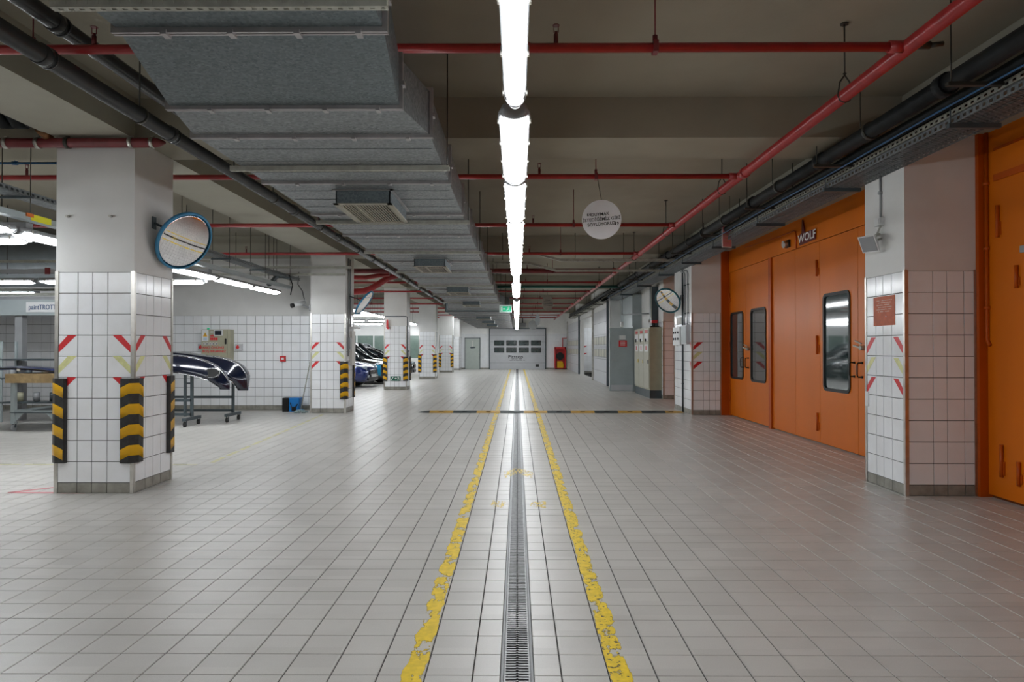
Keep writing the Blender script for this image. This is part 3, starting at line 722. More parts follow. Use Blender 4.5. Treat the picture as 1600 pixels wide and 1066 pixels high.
def slotted(x0, x1, y, z, nm='hanger_channel', parent=None, m='chan', s=.042, pitch=.05):
    """slotted support channel across the room"""
    b = B(); b.box(x0, y, z-.003, x1, y+.012, z).box(x0, y+s-.012, z-.003, x1, y+s, z)
    b.box(x0, y, z, x1, y+.003, z+.012).box(x0, y, z+s-.012, x1, y+.003, z+s).box(x0, y+.004, z+.001, x1, y+s, z+s)
    n = int((x1-x0)/pitch)
    for k in range(n+1):
        x = x0+k*pitch; b.box(x, y+.012, z-.003, min(x+pitch*.55, x1), y+s-.012, z); b.box(x, y, z+.012, min(x+pitch*.5, x1), y+.003, z+s-.012)
    return b.build(nm, m, parent)
for y, x0, x1, zb in ((3.12, -2.16, -.6, 2.955), (6.02, -2.55, -.6, 2.955), (8.62, -2.55, -.6, 2.955), (11.35, -2.55, -.6, 2.955), (14.3, -2.55, -.6, 2.955), (17.5, -2.55, -.6, 2.955), (20.6, -2.55, -.6, 2.955), (23.8, -2.6, -.55, 2.955)):
    slotted(x0, x1, y, zb-.04 if 0 else zb, parent=duct)
    for x in (x0+.03, x1-.02):
        B().cyl((x, y+.02, zb), (x, y+.02, DZ), .006, 6).build('threaded_rod', 'rod', duct)
# grilles on the underside
def grille(y, zb, x0=-1.86, x1=-1.30, ln=1.02, near=True):
    lb = 'boxed air grille hanging under the duct, '
    g = thing('air_grille', lb+{0: 'largest and nearest of the row', 1: 'second of the row, above the second pillar gap', 2: 'third of the row', 3: 'fourth of the row'}.get(near, '%s from the far end' % NTH[max(0, 6-near)]), 'air grille', (0, y*DS, 1.378+(zb-1.378)*DS),
              group=None)
    g.scale = (DS, DS, DS)
    b = B(); h = .14
    b.box(x0, 0, -h, x1, .012, -.001).box(x0, ln-.012, -h, x1, ln, -.001).box(x0, 0, -h, x0+.012, ln, -.001).box(x1-.012, 0, -h, x1, ln, -.001)
    b.build('box', 'galvd', g)
    B().box(x0+.012, .012, -.05, x1-.012, ln-.012, -.045).build('shade_sheet', 'dark', g)  # near-black sheet painted in for the shade behind the slats
    B().box(x0-.02, -.02, -h-.012, x1+.02, .03, -h).box(x0-.02, ln-.03, -h-.012, x1+.02, ln+.02, -h).box(x0-.02, -.02, -h-.012, x0+.03, ln+.02, -h).box(x1-.03, -.02, -h-.012, x1+.02, ln+.02, -h).build('frame', 'tan', g)
    B().box(x0-.03, -.03, -.012, x1+.03, 0, -.002).box(x1, -.03, -.012, x1+.03, ln+.05, -.002).build('collar', 'flange', g)
    n = 17; step = (x1-x0-.06)/n
    for k in range(n):
        x = x0+.035+k*step
        if near < 1: B().box(x, .03, -h-.004, x+.013, ln-.03, -h+.002).build('slat', 'tan', g)
    if near >= 1:
        b = B()
        for k in range(n): x = x0+.035+k*step; b.box(x, .03, -h-.004, x+.010, ln-.03, -h+.002)
        b.build('slats', 'tan', g, kind='stuff')
    B().box(x0+.02, ln*.5-.006, -h+.012, x1-.02, ln*.5+.006, -h+.03).box(x0+.18, .02, -h-.008, x0+.2, ln-.02, -h+.01).build('cross_bar', 'tan', g)
for i, (y, zb) in enumerate(((6.97, 3.0), (12.3, 3.0), (18., 3.0), (23.4, 3.0), (29.2, 2.76), (34.2, 2.76), (39.2, 2.76))):
    if i > 3: grille(y, zb, -1.75, -1.15, 1.0, i)
    else: grille(y, zb, near=i)
# wedge drains on the duct corner bolts

# ------------------------------------------------------------ sprinkler pipes
RZ = 1.378+1.85
MX = 2.40
main = thing('sprinkler_main', 'thick bright red sprinkler main pipe running along the right of the hall', 'pipe')
B().cyl((MX, -6.8, RZ), (MX, 44.0, RZ), .047, 20).build('pipe', 'red', main)
for y in (1.9, 5.0, 8.0, 11.0, 14.0, 17.0, 20, 24, 28):
    b = B(); b.cyl((MX, y, RZ+.16), (MX, y, CZ), .006, 6)
    b.tube([(MX+.01, y, RZ+.165), (MX-.035, y, RZ+.10), (MX-.051, y, RZ+.0), (MX-.036, y, RZ-.036), (MX, y, RZ-.052), (MX+.036, y, RZ-.036), (MX+.051, y, RZ), (MX+.035, y, RZ+.10), (MX-.01, y, RZ+.165)], .006, 6)
    b.cyl((MX, y, CZ-.012), (MX, y, CZ-.002), .03, 8)
    b.build('pipe_hanger', 'rod', main)
for y in (7.2, 13.4, 19.5, 25.5): B().cyl((MX, y-.04, RZ), (MX, y+.04, RZ), .056, 20).build('coupling', 'red', main)
br_y = [4.19, 7.35, 10.25, 13.35, 16.35, 19.2, 22.3, 25.3, 28.5, 31.7, 35, 38.3, 41.5]
def sprinkler(b, x, y): 
    b.cyl((x, y, RZ+.02), (x, y, RZ+.085), .014, 8); b.cyl((x, y, RZ+.085), (x, y, RZ+.10), .010, 8)
    b.bar((x-.014, y, RZ+.095), (x-.014, y, RZ+.135), .004); b.bar((x+.014, y, RZ+.095), (x+.014, y, RZ+.135), .004)
    b.cyl((x, y, RZ+.135), (x, y, RZ+.14), .022, 10)
for i, y in enumerate(br_y):
    nm = ['nearest red sprinkler branch pipe crossing the hall at the top', 'second red branch pipe crossing the hall under the first beam', 'third red branch pipe, behind the first round sign', 'fourth red branch pipe crossing the hall', 'thickest dark red cross pipe', 'sixth red branch pipe'][i] if i < 6 else 'thin red branch pipe far down the hall, %s from the far wall' % NTH[12-i]
    t = thing('sprinkler_branch', nm, 'pipe', group=None)
    r = .058 if i == 4 else .029
    xe = -9.6 if y < 15 else -10
    B().cyl((xe, y, RZ), (MX-.03, y, RZ), r, 12).build('pipe', 'dred' if i == 4 else 'red', t)
    B().cyl((MX-.12, y, RZ), (MX-.03, y, RZ), r+.008, 12).build('coupling', 'red', t)
    B().cyl((-.08, y, RZ), (.08, y, RZ), r+.006, 12).build('coupling', 'red', t)
    for x in (.24, -2.62, -5.32, -8.2):
        b = B(); sprinkler(b, x, y); b.build('sprinkler_head', 'rod' if 0 else 'dred', t)
    for x in (.85, -3.0, -6.1):
        B().cyl((x, y, RZ+.07), (x, y, CZ), .005, 6).cyl((x, y, RZ), (x, y, RZ+.075), .016, 8).box(x-.016, y-r-.006, RZ-r-.006, x+.016, y+r+.006, RZ+r+.006).build('pipe_hanger', 'dred', t)
    if i == 0:
        B().cyl((MX+.03, y-.02, RZ), (MX+.12, y-.02, RZ), .024, 10).cyl((MX+.12, y-.02, RZ), (MX+.2, y-.02, RZ+.01), .016, 8).build('drain_valve', 'rod', t)
# big dark red pipe in front of the first pillar
t = thing('sprinkler_header', 'dark red header pipe with clamps across the head of the nearest left pillar', 'pipe')
hy, hz = 6.36, 3.305
B().tube([(-9.6, hy, hz), (-3.40, hy, hz), (-3.36, hy, hz), (-3.30, hy, hz)], .046, 16, rs=[.046, .046, .04, .012]).build('pipe', 'dred', t)
for x in (-4.80, -4.22, -3.62, -5.0, -4.5, -3.42, -5.15):
    B().cyl((x-.018, hy, hz), (x+.018, hy, hz), .053, 16).box(x-.014, hy-.01, hz+.045, x+.014, hy+.012, 3.368).build('clamp', 'steel' if x not in (-4.22,) else 'rod', t)
t = thing('blue_pipe', 'thin blue compressed air pipe at the upper left', 'pipe')
B().cyl((-9.6, 7.55, 3.46-.02), (-4.4, 7.55, 3.44), .014, 8).build('pipe', 'blue', t)
for x in (-5.6, -7): B().cyl((x, 7.55, 3.44), (x, 7.55, CZ), .004, 6).cyl((x-.03, 7.55, 3.44), (x+.03, 7.55, 3.44), .022, 8).build('pipe_hanger', 'blue', t)
# thick red elbow behind the second pillar
t = thing('red_elbow_pipe', 'very thick red elbow pipe behind the second left pillar', 'pipe')
pts = [(-9, 18.3, 2.9)]+[(-4.6-.4+ .45*math.sin(a)+.35, 18.3, 2.9+.45*(1-math.cos(a))*.0) for a in ()]
pts = [(-9, 18.2, 2.88), (-4.35, 18.2, 2.88), (-4.1, 18.2, 2.9), (-3.9, 18.2, 2.97), (-3.72, 18.2, 3.08), (-3.45, 18.2, 3.25), (-3.2, 18.2, 3.33)]
B().tube(pts, .085, 16).build('pipe', 'red', t)
B().tube([(-5.2, 17.6, 3.2), (-3.9, 17.6, 3.2), (-3.3, 17.6, 3.3)], .06, 12).build('branch_pipe', 'red', t)

# dark grey drain pipes left of the duct
t = thing('drain_pipe', 'long dark grey round drain pipe running along the left of the duct', 'pipe')
PX, PZ = -2.73, 1.378+1.685
B().cyl((PX, -6.8, PZ), (PX, 33, PZ), .055, 20).build('pipe', 'pvc', t)
for y in (3.9, 5.35, 8.3, 10.4, 12.8, 16, 19, 22, 25):
    b = B().cyl((PX, y-.05, PZ), (PX, y+.03, PZ), .062, 20); b.cyl((PX, y+.03, PZ), (PX, y+.042, PZ), .064, 20).build('socket', 'pvc', t)
for y in (4.9, 7.6, 9.4, 11.6, 14, 17, 20): B().cyl((PX, y, PZ+.05), (PX, y, CZ), .006, 6).cyl((PX, y-.012, PZ), (PX, y+.012, PZ), .063, 16).build('pipe_hanger', 'rod', t)
t = thing('drain_pipe', 'shorter dark grey drain pipe at the top left, vanishing above the duct', 'pipe')
PX2, PZ2 = -2.90, 1.378+2.045
B().tube([(PX2, -6.8, PZ2), (PX2, 6.2, PZ2), (PX2+.03, 6.3, PZ2), (PX2+.2, 6.35, PZ2)], .055, 20).build('pipe', 'pvc', t)
for y in (4.28, 1.5): B().cyl((PX2, y-.07, PZ2), (PX2, y+.01, PZ2), .063, 20).cyl((PX2, y+.01, PZ2), (PX2, y+.025, PZ2), .067, 20).build('socket', 'pvc', t)
# black insulated pipes at far upper left
t = thing('insulated_pipe', 'bundle of black insulated pipes bent down beside the left beam', 'pipe')
for k, (x, r) in enumerate(((-4.455, .05), (-4.575, .06), (-4.71, .06))):
    B().tube([(x, 5.0, 3.62), (x, 5.9, 3.62), (x, 6.1, 3.52), (x, 6.2, 3.44), (x, 6.27, 3.46), (x, 6.30, 3.56), (x, 6.30, 3.68)], r, 14).build('pipe', 'rib', t)
B().cyl((-4.40, 6.36, 3.36), (-4.40, 6.24, 3.40), .045, 12).build('elbow_end', mat('rust', (.20, .09, .03), .7, var=.4, scale=20), t)

# right: black pipes, cable trays
t = thing('insulated_pipe', 'upper thick black insulated pipe along the right side below the ceiling', 'pipe')
for y0_, y1_ in ((-6.8, 4.9), (4.95, 6.9), (6.95, 8.9), (8.95, 11.2), (11.25, 13.9), (13.95, 17.5), (17.55, 22), (22.05, 27), (27.05, 32), (32.05, 39)):
    B().tube([(3.08, y0_, 3.27), (3.08, y0_+.01, 3.27), (3.08, y1_-.01, 3.27), (3.08, y1_, 3.27)], .07, 16, rs=[.055, .066, .066, .055]).build('pipe_section', 'rib', t)
    B().cyl((3.08, y1_-.03, 3.27), (3.08, y1_+.06, 3.27), .082, 16).build('collar', 'rib', t)
t = thing('insulated_pipe', 'lower thinner black insulated pipe along the right side, above the cable tray', 'pipe')
B().cyl((3.27, -6.8, 3.235), (3.27, 24.3, 3.235), .045, 14).build('pipe', 'rib', t)
B().cyl((3.40, -6.8, 3.25), (3.40, 24.3, 3.25), .035, 12).build('pipe', 'rib', t)
t = thing('blue_cable', 'thin blue cable lying beside the black pipes on the right', 'cable')
B().tube([(3.20, -6.8+i*1.0, 3.165+.008*math.sin(i*1.7)) for i in range(32)], .008, 6).build('cable', 'blue', t)

def tray_y(t, x0, x1, z, h, y0, y1, mesh=True, m='galv', pitch=.07):
    for x in (x0, x1-.004):
        b = B(); b.box(x, y0, z, x+.004, y1, z+h*.28).box(x, y0, z+h*.72, x+.004, y1, z+h)
        n = int((min(y1, 24)-max(y0, 1))/pitch)
        for k in range(n): yy = max(y0, 1)+k*pitch; b.box(x, yy, z+h*.28, x+.004, yy+pitch*.5, z+h*.72)
        b.box(x-.008, y0, z+h-.003, x+.012, y1, z+h); b.build('side_rail', m, t)
    b = B(); wd = x1-x0
    if mesh:
        s = .045; k = 0; n = int((18-1)/s)
        for k in range(n):
            yy = 1+k*s
            b.bar((x0, yy, z+.003), (x1, yy+wd*.62, z+.003), .008, .002); b.bar((x1, yy, z+.001), (x0, yy+wd*.62, z+.001), .008, .002)
        b.box(x0, 18, z, x1, y1, z+.002)
    else: b.box(x0, y0, z, x1, y1, z+.002)
    b.build('mesh_bottom', m, t)
t = thing('cable_tray', 'lower wide mesh bottomed cable tray along the right wall over the orange doors', 'cable tray')
tray_y(t, 3.30, 3.625, 3.075, .055, -6.8, 24.35)
B().box(3.36, -6.8, 3.085, 3.40, 24.3, 3.105).box(3.45, -6.8, 3.085, 3.52, 24.3, 3.11).box(3.55, -6.8, 3.085, 3.58, 24.3, 3.10).build('cables', 'oranged' if 0 else 'dgrey', t)
tf = thing('cable_tray', 'far cable tray hung in front of the roller doors at the right', 'cable tray')
tray_y(tf, 3.02, 3.27, 3.05, .06, 24.5, 39, mesh=False, m='chan')
B().cyl((2.98, 24.4, 3.14), (2.98, 39, 3.14), .04, 10).cyl((3.22, 24.4, 3.17), (3.22, 39, 3.17), .045, 10).build('dark_pipes', 'rib', tf)
for y in (26, 29, 32, 35, 38): B().box(2.9, y-.02, 3.02, 3.28, y+.02, 3.05).cyl((2.94, y, 3.05), (2.94, y, CZ), .006, 6).build('strut_hanger', 'rod', tf)
tr2 = thing('cable_tray', 'upper narrow slotted cable tray just below the black pipes on the right', 'cable tray')
tray_y(tr2, 3.31, 3.46, 3.145, .045, -6.8, 24.35, mesh=False, m='chan')
for i, y in enumerate((2.2, 4.66, 6.75, 8.8, 10.9, 13., 15.2, 18, 21)):
    b = B(); b.cyl((2.96, y, 3.17), (2.96, y, CZ), .006, 6).cyl((3.55, y, 3.17), (3.55, y, CZ), .006, 6).box(2.93, y-.02, 3.165, 3.6, y+.02, 3.19)
    o = b.build('strut_hanger', 'rod', t)
    y += .5
    b = B(); b.cyl((3.27, y, 3.05), (3.27, y, 3.3), .006, 6).box(3.25, y-.02, 3.035, 3.64, y+.02, 3.072)
    b.build('strut_hanger', 'dgrey', t)
    b = B(); b.cyl((2.99, y-1.3, 3.3), (2.99, y-1.3, CZ), .005, 6); b.cyl((3.08, y-1.32, 3.27), (3.08, y-1.28, 3.27), .078, 14); b.build('pipe_clip', 'rod', t)

# cross tray seen further down the hall
t = thing('cable_tray', 'slotted cable trays crossing the hall above the lamps with a sloping step', 'cable tray')
for y, z in ((14.0, 3.16), (15.35, 3.1)):
    slotted(.9, 3.3, y, z, 'tray_rail', t, s=.05, pitch=.09)
    B().bar((.9, y+.02, z+.02), (.25, y+.02, z+.20), .05).bar((.25, y+.02, z+.2), (-.6, y+.02, z+.2), .05).build('sloping_rail', 'chan', t)
b = B()
for x in (1.2, 2.2, -.3): b.cyl((x, 14.1, 3.2), (x, 14.1, SZ if 0 else CZ), .006, 6)
b.build('threaded_rod', 'rod', t)
t = thing('green_pipe', 'dark green pipe crossing the ceiling among the red ones', 'pipe'); B().cyl((-.6, 20.6, RZ), (3.2, 20.6, RZ), .04, 10).build('pipe', mat('green_pipe', (.01, .09, .07), .4), t)

# ------------------------------------------------------------ round mirrors
def mirror(label, c, n, rad, rim, wall, band=False):
    n = Vector(n).normalized(); c = Vector(c)
    t = thing('convex_mirror', label, 'mirror', c)
    q = n.to_track_quat('Z', 'Y').to_matrix()
    R = rad*5.5; rings = []; N_ = 40
    b = B(); K = 10
    for k in range(K+1):
        r = rad*k/K; z = math.sqrt(R*R-r*r)-math.sqrt(R*R-rad*rad)
        if k == 0: r = .001
        rings.append([q @ Vector((r*math.cos(2*PI*j/N_), r*math.sin(2*PI*j/N_), z)) for j in range(N_)])
    b.loft(rings, cap=True); b.build('mirror_dome', 'mirror', t)
    b = B()
    pr = [(rad-.008, .012), (rad+.006, .014), (rad+.016, .002), (rad+.014, -.02), (rad-.004, -.022), (rad-.008, .012)]
    b.loft([[q @ Vector((r*math.cos(2*PI*j/N_), r*math.sin(2*PI*j/N_), z)) for j in range(N_)] for r, z in pr], cap=False); b.build('rim', rim, t)
    b = B(); b.loft([[q @ Vector((r*math.cos(2*PI*j/N_), r*math.sin(2*PI*j/N_), z)) for j in range(N_)] for r, z in ((rad, -.012), (rad*.6, -.03), (.02, -.045))], cap=True); b.build('back_shell', 'dgrey', t)
    wv = Vector(wall)-c; pb = q @ Vector((0, 0, -.04))
    b = B().tube([pb, (pb+wv)*.5+Vector((0, 0, .02)), wv], .012, 8); d = Vector((1, 0, 0)) if wv.x < 0 else Vector((-1, 0, 0))
    b.box(wv.x-.006, wv.y-.035, wv.z-.06, wv.x+.006, wv.y+.035, wv.z+.06)
    b.build('wall_bracket', 'dgrey', t)
    return t
mirror('large round convex mirror with blue rim on the nearest left pillar', (-3.40, 6.95, 2.47), (.81, -.357, -.463), .30, 'brim', (-3.632, 6.79, 2.63))
mirror('round mirror seen nearly edge on at the second left pillar', (-3.33, 14.85, 2.36), (.805, -.03, -.58), .30, 'brim', (-3.632, 14.75, 2.5))
mirror('round convex mirror with dark teal rim on the second right pillar', (3.25, 14.75, 2.40), (-.60, -.63, -.50), .285, 'tealr', (3.588, 15.0, 2.48))

# ------------------------------------------------------------ hanging round signs and exit signs
def disc(label, c, rad, rz, m, body=None, zt=CZ, sz=.085, tilt=0, rod=True, group=None):
    t = thing('round_sign', label, 'sign', c, (0, 0, rz), group)
    N_ = 48
    B().loft([[(rad*math.cos(2*PI*j/N_), y, rad*math.sin(2*PI*j/N_)) for j in range(N_)] for y in (-.004, .004)], smooth=False).build('disc', m, t)
    B().cyl((0, 0, rad*.98), (-.06 if body else 0, 0, zt-c[2]), .004, 6).build('hanging_wire', 'rod', t)
    if body:
        for k, (s, x) in enumerate(body):
            o = text(s, sz, 'blk', t, (x, -.006, .065-k*.068+.005), (RX, tilt, 0), depth=.001)
    return t
d = disc('nearest hanging round white sign with black Turkish words in quotes', (1.17, 9.45, 3.16), .272, -.12, mat('sign_white', (.90, .89, .92), .5, var=.02), [('DUYMAK', -.02), ('\u0130STED\u0130\u011e\u0130M\u0130Z G\u0130B\u0130', .0), ('S\u00d6YL\u00dcYORUZ', .0)], sz=.060, tilt=-.07)
text('\u201c', .15, 'blk', d, (-.17, -.006, .03), (RX, -.06, 0), name='quote_mark', depth=.003)
text('\u201d', .15, 'blk', d, (.21, -.006, -.10), (RX, -.06, 0), name='quote_mark', depth=.003)
d = disc('second hanging round sign, beige and farther down the hall', (1.08, 24.2, 2.98), .28, .75, mat('sign_beige', (.40, .34, .29), .5, var=.05), None)
b = B()
for k, w_ in enumerate((.12, .2, .26, .2)): b.box(-w_, -.006, .09-k*.06, w_, -.0045, .105-k*.06)
b.build('printed_lines', 'blk', d)
disc('small bluish white hanging round sign lit by the far lamps', (1.02, 34, 2.78), .27, 1.1, mat('sign_bluewhite', (.62, .68, .74), .4, var=.02), None)
disc('small grey hanging round sign against the far white wall', (.9, 39, 2.68), .27, .3, mat('sign_grey', (.35, .36, .36), .5, var=.05), None)

def running_man(b, s=1., fl=1):
    """pictogram in the x-z plane"""
    def P(pts): b.prism([(x*s*fl, z*s) for x, z in pts], (0, 0, 0), (1,0,0), (0,0,1), (0,-1,0), .001)
    P([(.0, .30), (.10, .27), (.04, .02), (-.05, .06)]); P([(.04, .02), (.16, -.10), (.12, -.16), (-.03, .02)])
    P([(-.05, .07), (-.16, -.12), (-.34, -.16), (-.34, -.21), (-.13, -.18), (.02, .0)]); P([(.14, -.09), (.12, -.32), (.18, -.32), (.20, -.09)])
    P([(.02, .28), (-.16, .24), (-.2, .08), (-.15, .07), (-.12, .19), (.03, .22)]); P([(.07, .26), (.2, .14), (.3, .2), (.27, .25), (.2, .2), (.1, .31)])
    P([(.10+.065*math.cos(a*PI/4), .37+.065*math.sin(a*PI/4)) for a in range(8)])
t = thing('exit_sign', 'hanging green emergency exit sign with white running man beside the lamps', 'sign', (-.37, 22.0, 2.64))
B().box(-.20, -.02, -.11, .20, .02, .13).build('housing', 'white', t)
B().box(-.17, -.025, -.085, .17, -.0205, .085).build('green_panel', 'green', t)
b = B(); b.box(-.155, -.027, -.07, -.10, -.0255, .07)
b.add([(-.09,-.027,0),(-.045,-.027,.035),(-.045,-.027,.012),(-.005,-.027,.012),(-.005,-.027,-.012),(-.045,-.027,-.012),(-.045,-.027,-.035)], [(0,1,2,3,4,5,6)])
b.build('arrow_symbol', 'wht', t)
b = B(); running_man(b, .2); o = b.build('man_symbol', 'wht', t); o.location = (.085, -.026, -.01)
B().cyl((0, 0, .13), (0, 0, CZ-2.64), .01, 6).build('drop_rod', 'rod', t)
t = thing('exit_plate', 'small dark green exit plate with running man near the foot of the third left pillar', 'sign', (-4.0, 22.44, .38))
B().box(-.17, -.012, -.08, .17, -.008+.0, .07).build('plate', 'greend', t)
b = B(); running_man(b, .17, -1); o = b.build('man_symbol', 'wht', t); o.location = (.10, -.0125, -.01)
b = B(); b.add([(-.03,-.014,0),(.01,-.014,.03),(.01,-.014,.01),(.05,-.014,.01),(.05,-.014,-.01),(.01,-.014,-.01),(.01,-.014,-.03)], [(0,1,2,3,4,5,6)])
b.prism([(-.15, -.05), (-.12, -.05), (-.06, .05), (-.09, .05)], (0, -.0125, 0), (1,0,0), (0,0,1), (0,-1,0), .001); b.build('arrow_symbol', 'wht', t)
t = thing('hanging_notice', 'faded red rectangular notice with pale lines hanging beside the right cable tray', 'sign', (3.28, 10.7, 3.12), (0, 0, .35))
B().box(-.09, -.01, -.17, .09, .0, .17).build('frame', 'white', t); B().box(-.08, -.014, -.155, .08, -.0105, .155).build('red_sheet', 'pink', t)
b = B()
for k in range(4): b.box(-.055+(.01*(k % 2)), -.016, -.08+k*.05, .05-.012*((k+1) % 2), -.0145, -.066+k*.05)
b.build('faded_lines', mat('faded_lines', (.62, .30, .18), .5), t)
B().cyl((.06, 0, .17), (.06, 0, .64), .004, 6).build('hanging_wire', 'rod', t)

# ------------------------------------------------------------ things on the right pillars
t = thing('torn_poster', 'torn orange paper notice glued to the nearest right pillar', 'poster', (3.622, 6.96, 1.6))
B().box(-.0015, -.395, .0, .0005, 0, .29).build('sheet', worn('torn_orange_paper', (.46, .085, .02), .5, .30, 9), t)
B().box(.0005, -.395, .0, .001, 0, .29).build('backing_paper', worn('torn_backing_paper', (.72, .72, .72), .15, .545, 14), t)
b = B()
for k in range(6): b.box(-.0022, -.34+.02*(k % 3), .245-k*.022, -.0016, -.06-.03*(k % 2), .252-k*.022)
b.build('printed_lines', worn('pale_print', (.62, .40, .30), .4, .45, 60), t)
t = thing('flood_light', 'white plastic flood lamp with conduit on the nearest right pillar', 'lamp', (3.624, 6.80, 2.5))
b = B(); b.box(-.05, -.05, .09, -.001, .05, .17).box(-.055, -.04, .10, -.05, .04, .16); b.build('junction_box', 'white', t)
B().cyl((-.012, .0, .17), (-.012, .0, .62), .011, 8).cyl((-.03, 0, .42), (0, 0, .42), .018, 8).build('conduit', 'lampw', t)
b = B(); b.loft([[(-.07-.0, .02+a, .0+c) for a, c in rrect(.16, .02, .008, 2)]]*1, cap=False) if 0 else None
q = Matrix.Rotation(.5, 3, 'Z') @ Matrix.Rotation(-.5, 3, 'Y')
rings = [[q @ Vector((x, a*s, c*s)) + Vector((-.06, .02, -.04)) for a, c in ((-.5, -.5), (.5, -.5), (.5, .5), (-.5, .5))] for x, s in ((-.01, .07), (-.05, .12), (-.10, .17), (-.115, .175))]
B().loft(rings, smooth=False).build('lamp_head', 'white', t)
rings = [[q @ Vector((x, a*s, c*s)) + Vector((-.06, .02, -.04)) for a, c in ((-.5, -.5), (.5, -.5), (.5, .5), (-.5, .5))] for x, s in ((-.1155, .155), (-.12, .15))]
B().loft(rings, smooth=False).build('front_glass', 'lampw', t)
B().bar((-.02, -.02, .09), (-.06, .0, -.02), .018).cyl((-.06, -.07, .0), (-.06, .09, .0), .012, 8).bar((-.0, 0, -.03), (-.05, .01, -.05), .02).build('bracket', 'chan', t)
t = tag(B().box(3.612, 7.06, .78, 3.628, 7.12, .93).build('small_white_plate', 'white'), 'small white plate low on the edge of the nearest right pillar', 'plate')
# second right pillar fittings
t = thing('rain_pipe', 'dark vertical pipe running down the second right pillar', 'pipe'); B().cyl((3.575, 14.78, 0), (3.575, 14.78, 3.3), .018, 10).build('pipe', 'dgrey', t)
for z in (.6, 1.6, 2.5): B().box(3.555, 14.74, z, 3.60, 14.82, z+.02).build('clip', 'dgrey', t)
t = thing('conduit_pair', 'two thin conduits above the grey box on the second right pillar', 'pipe')
for y in (14.32, 14.58):
    B().tube([(3.575, y, 1.86), (3.575, y, 2.95), (3.57, y+.04, 3.0), (3.5, y+.1, 3.02)], .014, 8).build('conduit', 'lampw', t)
    for z in (2.1, 2.7): B().box(3.56, y-.03, z, 3.60, y+.03, z+.025).build('clip', 'dgrey', t)
t = thing('grey_switch_box', 'flat grey metal box under the conduits on the second right pillar', 'box')
B().box(3.52, 14.22, 1.46, 3.593, 14.68, 1.86).build('case', 'lgrey', t); B().box(3.512, 14.24, 1.48, 3.52, 14.66, 1.84).build('cover', 'grey', t)
t = thing('control_unit', 'white control panel with two rows of black switches beside the grey box', 'switch panel')
B().box(3.53, 14.86, 1.44, 3.593, 15.5, 1.84).build('case', 'white', t)
for y in (15.0, 15.22, 15.4):
    for z in (1.58, 1.72): B().cyl((3.53, y, z), (3.51, y, z), .025, 10).build('switch_knob', 'blk', t)
B().box(3.575, 14.95, 1.9, 3.593, 15.35, 2.05).build('notice', 'paper', t)

# ------------------------------------------------------------ speed bump
t = thing('speed_bump', 'low rubber speed bump in ochre and black segments across the aisle', 'speed bump')
prof = [(-.17, 0), (-.14, .018), (-.07, .038), (0, .044), (.07, .038), (.14, .018), (.17, 0)]
x = -1.86; k = 0
while x < 3.35:
    x1 = min(x+.5, 3.38)
    s = B().loft([[(xx, 14.62+a, .0006+c) for a, c in prof] for xx in (x+.002, x1-.002)], smooth=False).build('segment', 'seg_y' if k % 2 == 0 else 'seg_b', t)
    B().box((x+x1)/2-.05, 14.50, .032, (x+x1)/2+.05, 14.56, .040).build('reflector', 'blackm', s)
    x = x1; k += 1
B().loft([[(xx, 14.62+a*sc, .0006+c*sc) for a, c in prof] for xx, sc in ((-2.13, .05), (-2.05, .5), (-1.98, .8), (-1.862, 1))], smooth=False).build('end_cap', 'seg_b', t)
B().loft([[(xx, 14.62+a*sc, .0006+c*sc) for a, c in prof] for xx, sc in ((3.382, 1), (3.5, .7), (3.56, .2))], smooth=False).build('end_cap', 'seg_y', t)

# ------------------------------------------------------------ electric cabinet, open grey door
t = thing('electric_cabinet', 'tall beige electrical cabinet with switches and dark plinth on the right', 'cabinet')
B().box(3.63, 18.72, 0, 3.985, 21.0, .22).build('plinth', 'dgrey', t)
B().box(3.63, 18.7, .22, 3.99, 21.02, 1.95).build('carcass', 'olive', t)
for k in range(3):
    y0 = 18.74+k*.76
    d = B().box(3.605, y0, .26, 3.63, y0+.73, 1.92).build('door', 'beige', t)
    B().box(3.59, y0+.06, .95, 3.606, y0+.12, 1.05).build('handle', 'yelpl' if k else 'blackm', d)
    b = B()
    for r in range(2): b.box(3.598, y0+.12, 1.28+r*.3, 3.606, y0+.6, 1.48+r*.3)
    b.build('label_panel', 'white', d)
    B().cyl((3.60, y0+.4, 1.6), (3.575, y0+.4, 1.6), .05, 10).build('rotary_switch', 'blk', d)
    b = B(); b.box(3.594, y0+.3, 1.32, 3.60, y0+.42, 1.44).box(3.594, y0+.15, 1.8, 3.60, y0+.5, 1.88); b.build('red_label', 'redt', d)
t = thing('warning_beacon', 'red warning beacon on top of the beige cabinet', 'lamp', (3.8, 18.95, 1.95))
B().box(-.12, -.08, 0, .12, .08, .04).cyl((0, 0, .04), (0, 0, .12), .02).build('base', 'blackm', t)
B().box(-.08, -.07, .12, .08, .07, .20).build('bell_box', 'redt', t); B().cyl((-.13, -.02, .18), (-.17, -.02, .18), .04, 10).build('lens', 'white', t)
t = thing('cable_riser', 'dark vertical cable riser standing above the beige cabinet', 'cable duct'); B().box(3.80, 19.3, 1.951, 3.99, 19.6, 3.12).build('riser', 'dgrey', t)
B().box(3.78, 19.28, 2.2, 3.80, 19.32, 3.1).build('riser_rail', 'chan', t)
t = thing('water_pipe', 'horizontal grey pipe on the white wall above the open door', 'pipe'); B().tube([(3.3, 21.5, 2.42), (3.95, 20.5, 2.42)], .02, 8).cyl((3.3, 21.5, 2.42), (3.3, 21.5, 3.3), .02, 8).build('pipe', 'lampw', t)
B().box(3.26, 21.44, 2.05, 3.34, 21.56, 2.2).build('lit_box', 'white', t)
d = struct('door_8')
B().box(2.95, 21.8, .01, 3.70, 21.845, 2.02).build('leaf', 'grey', d)
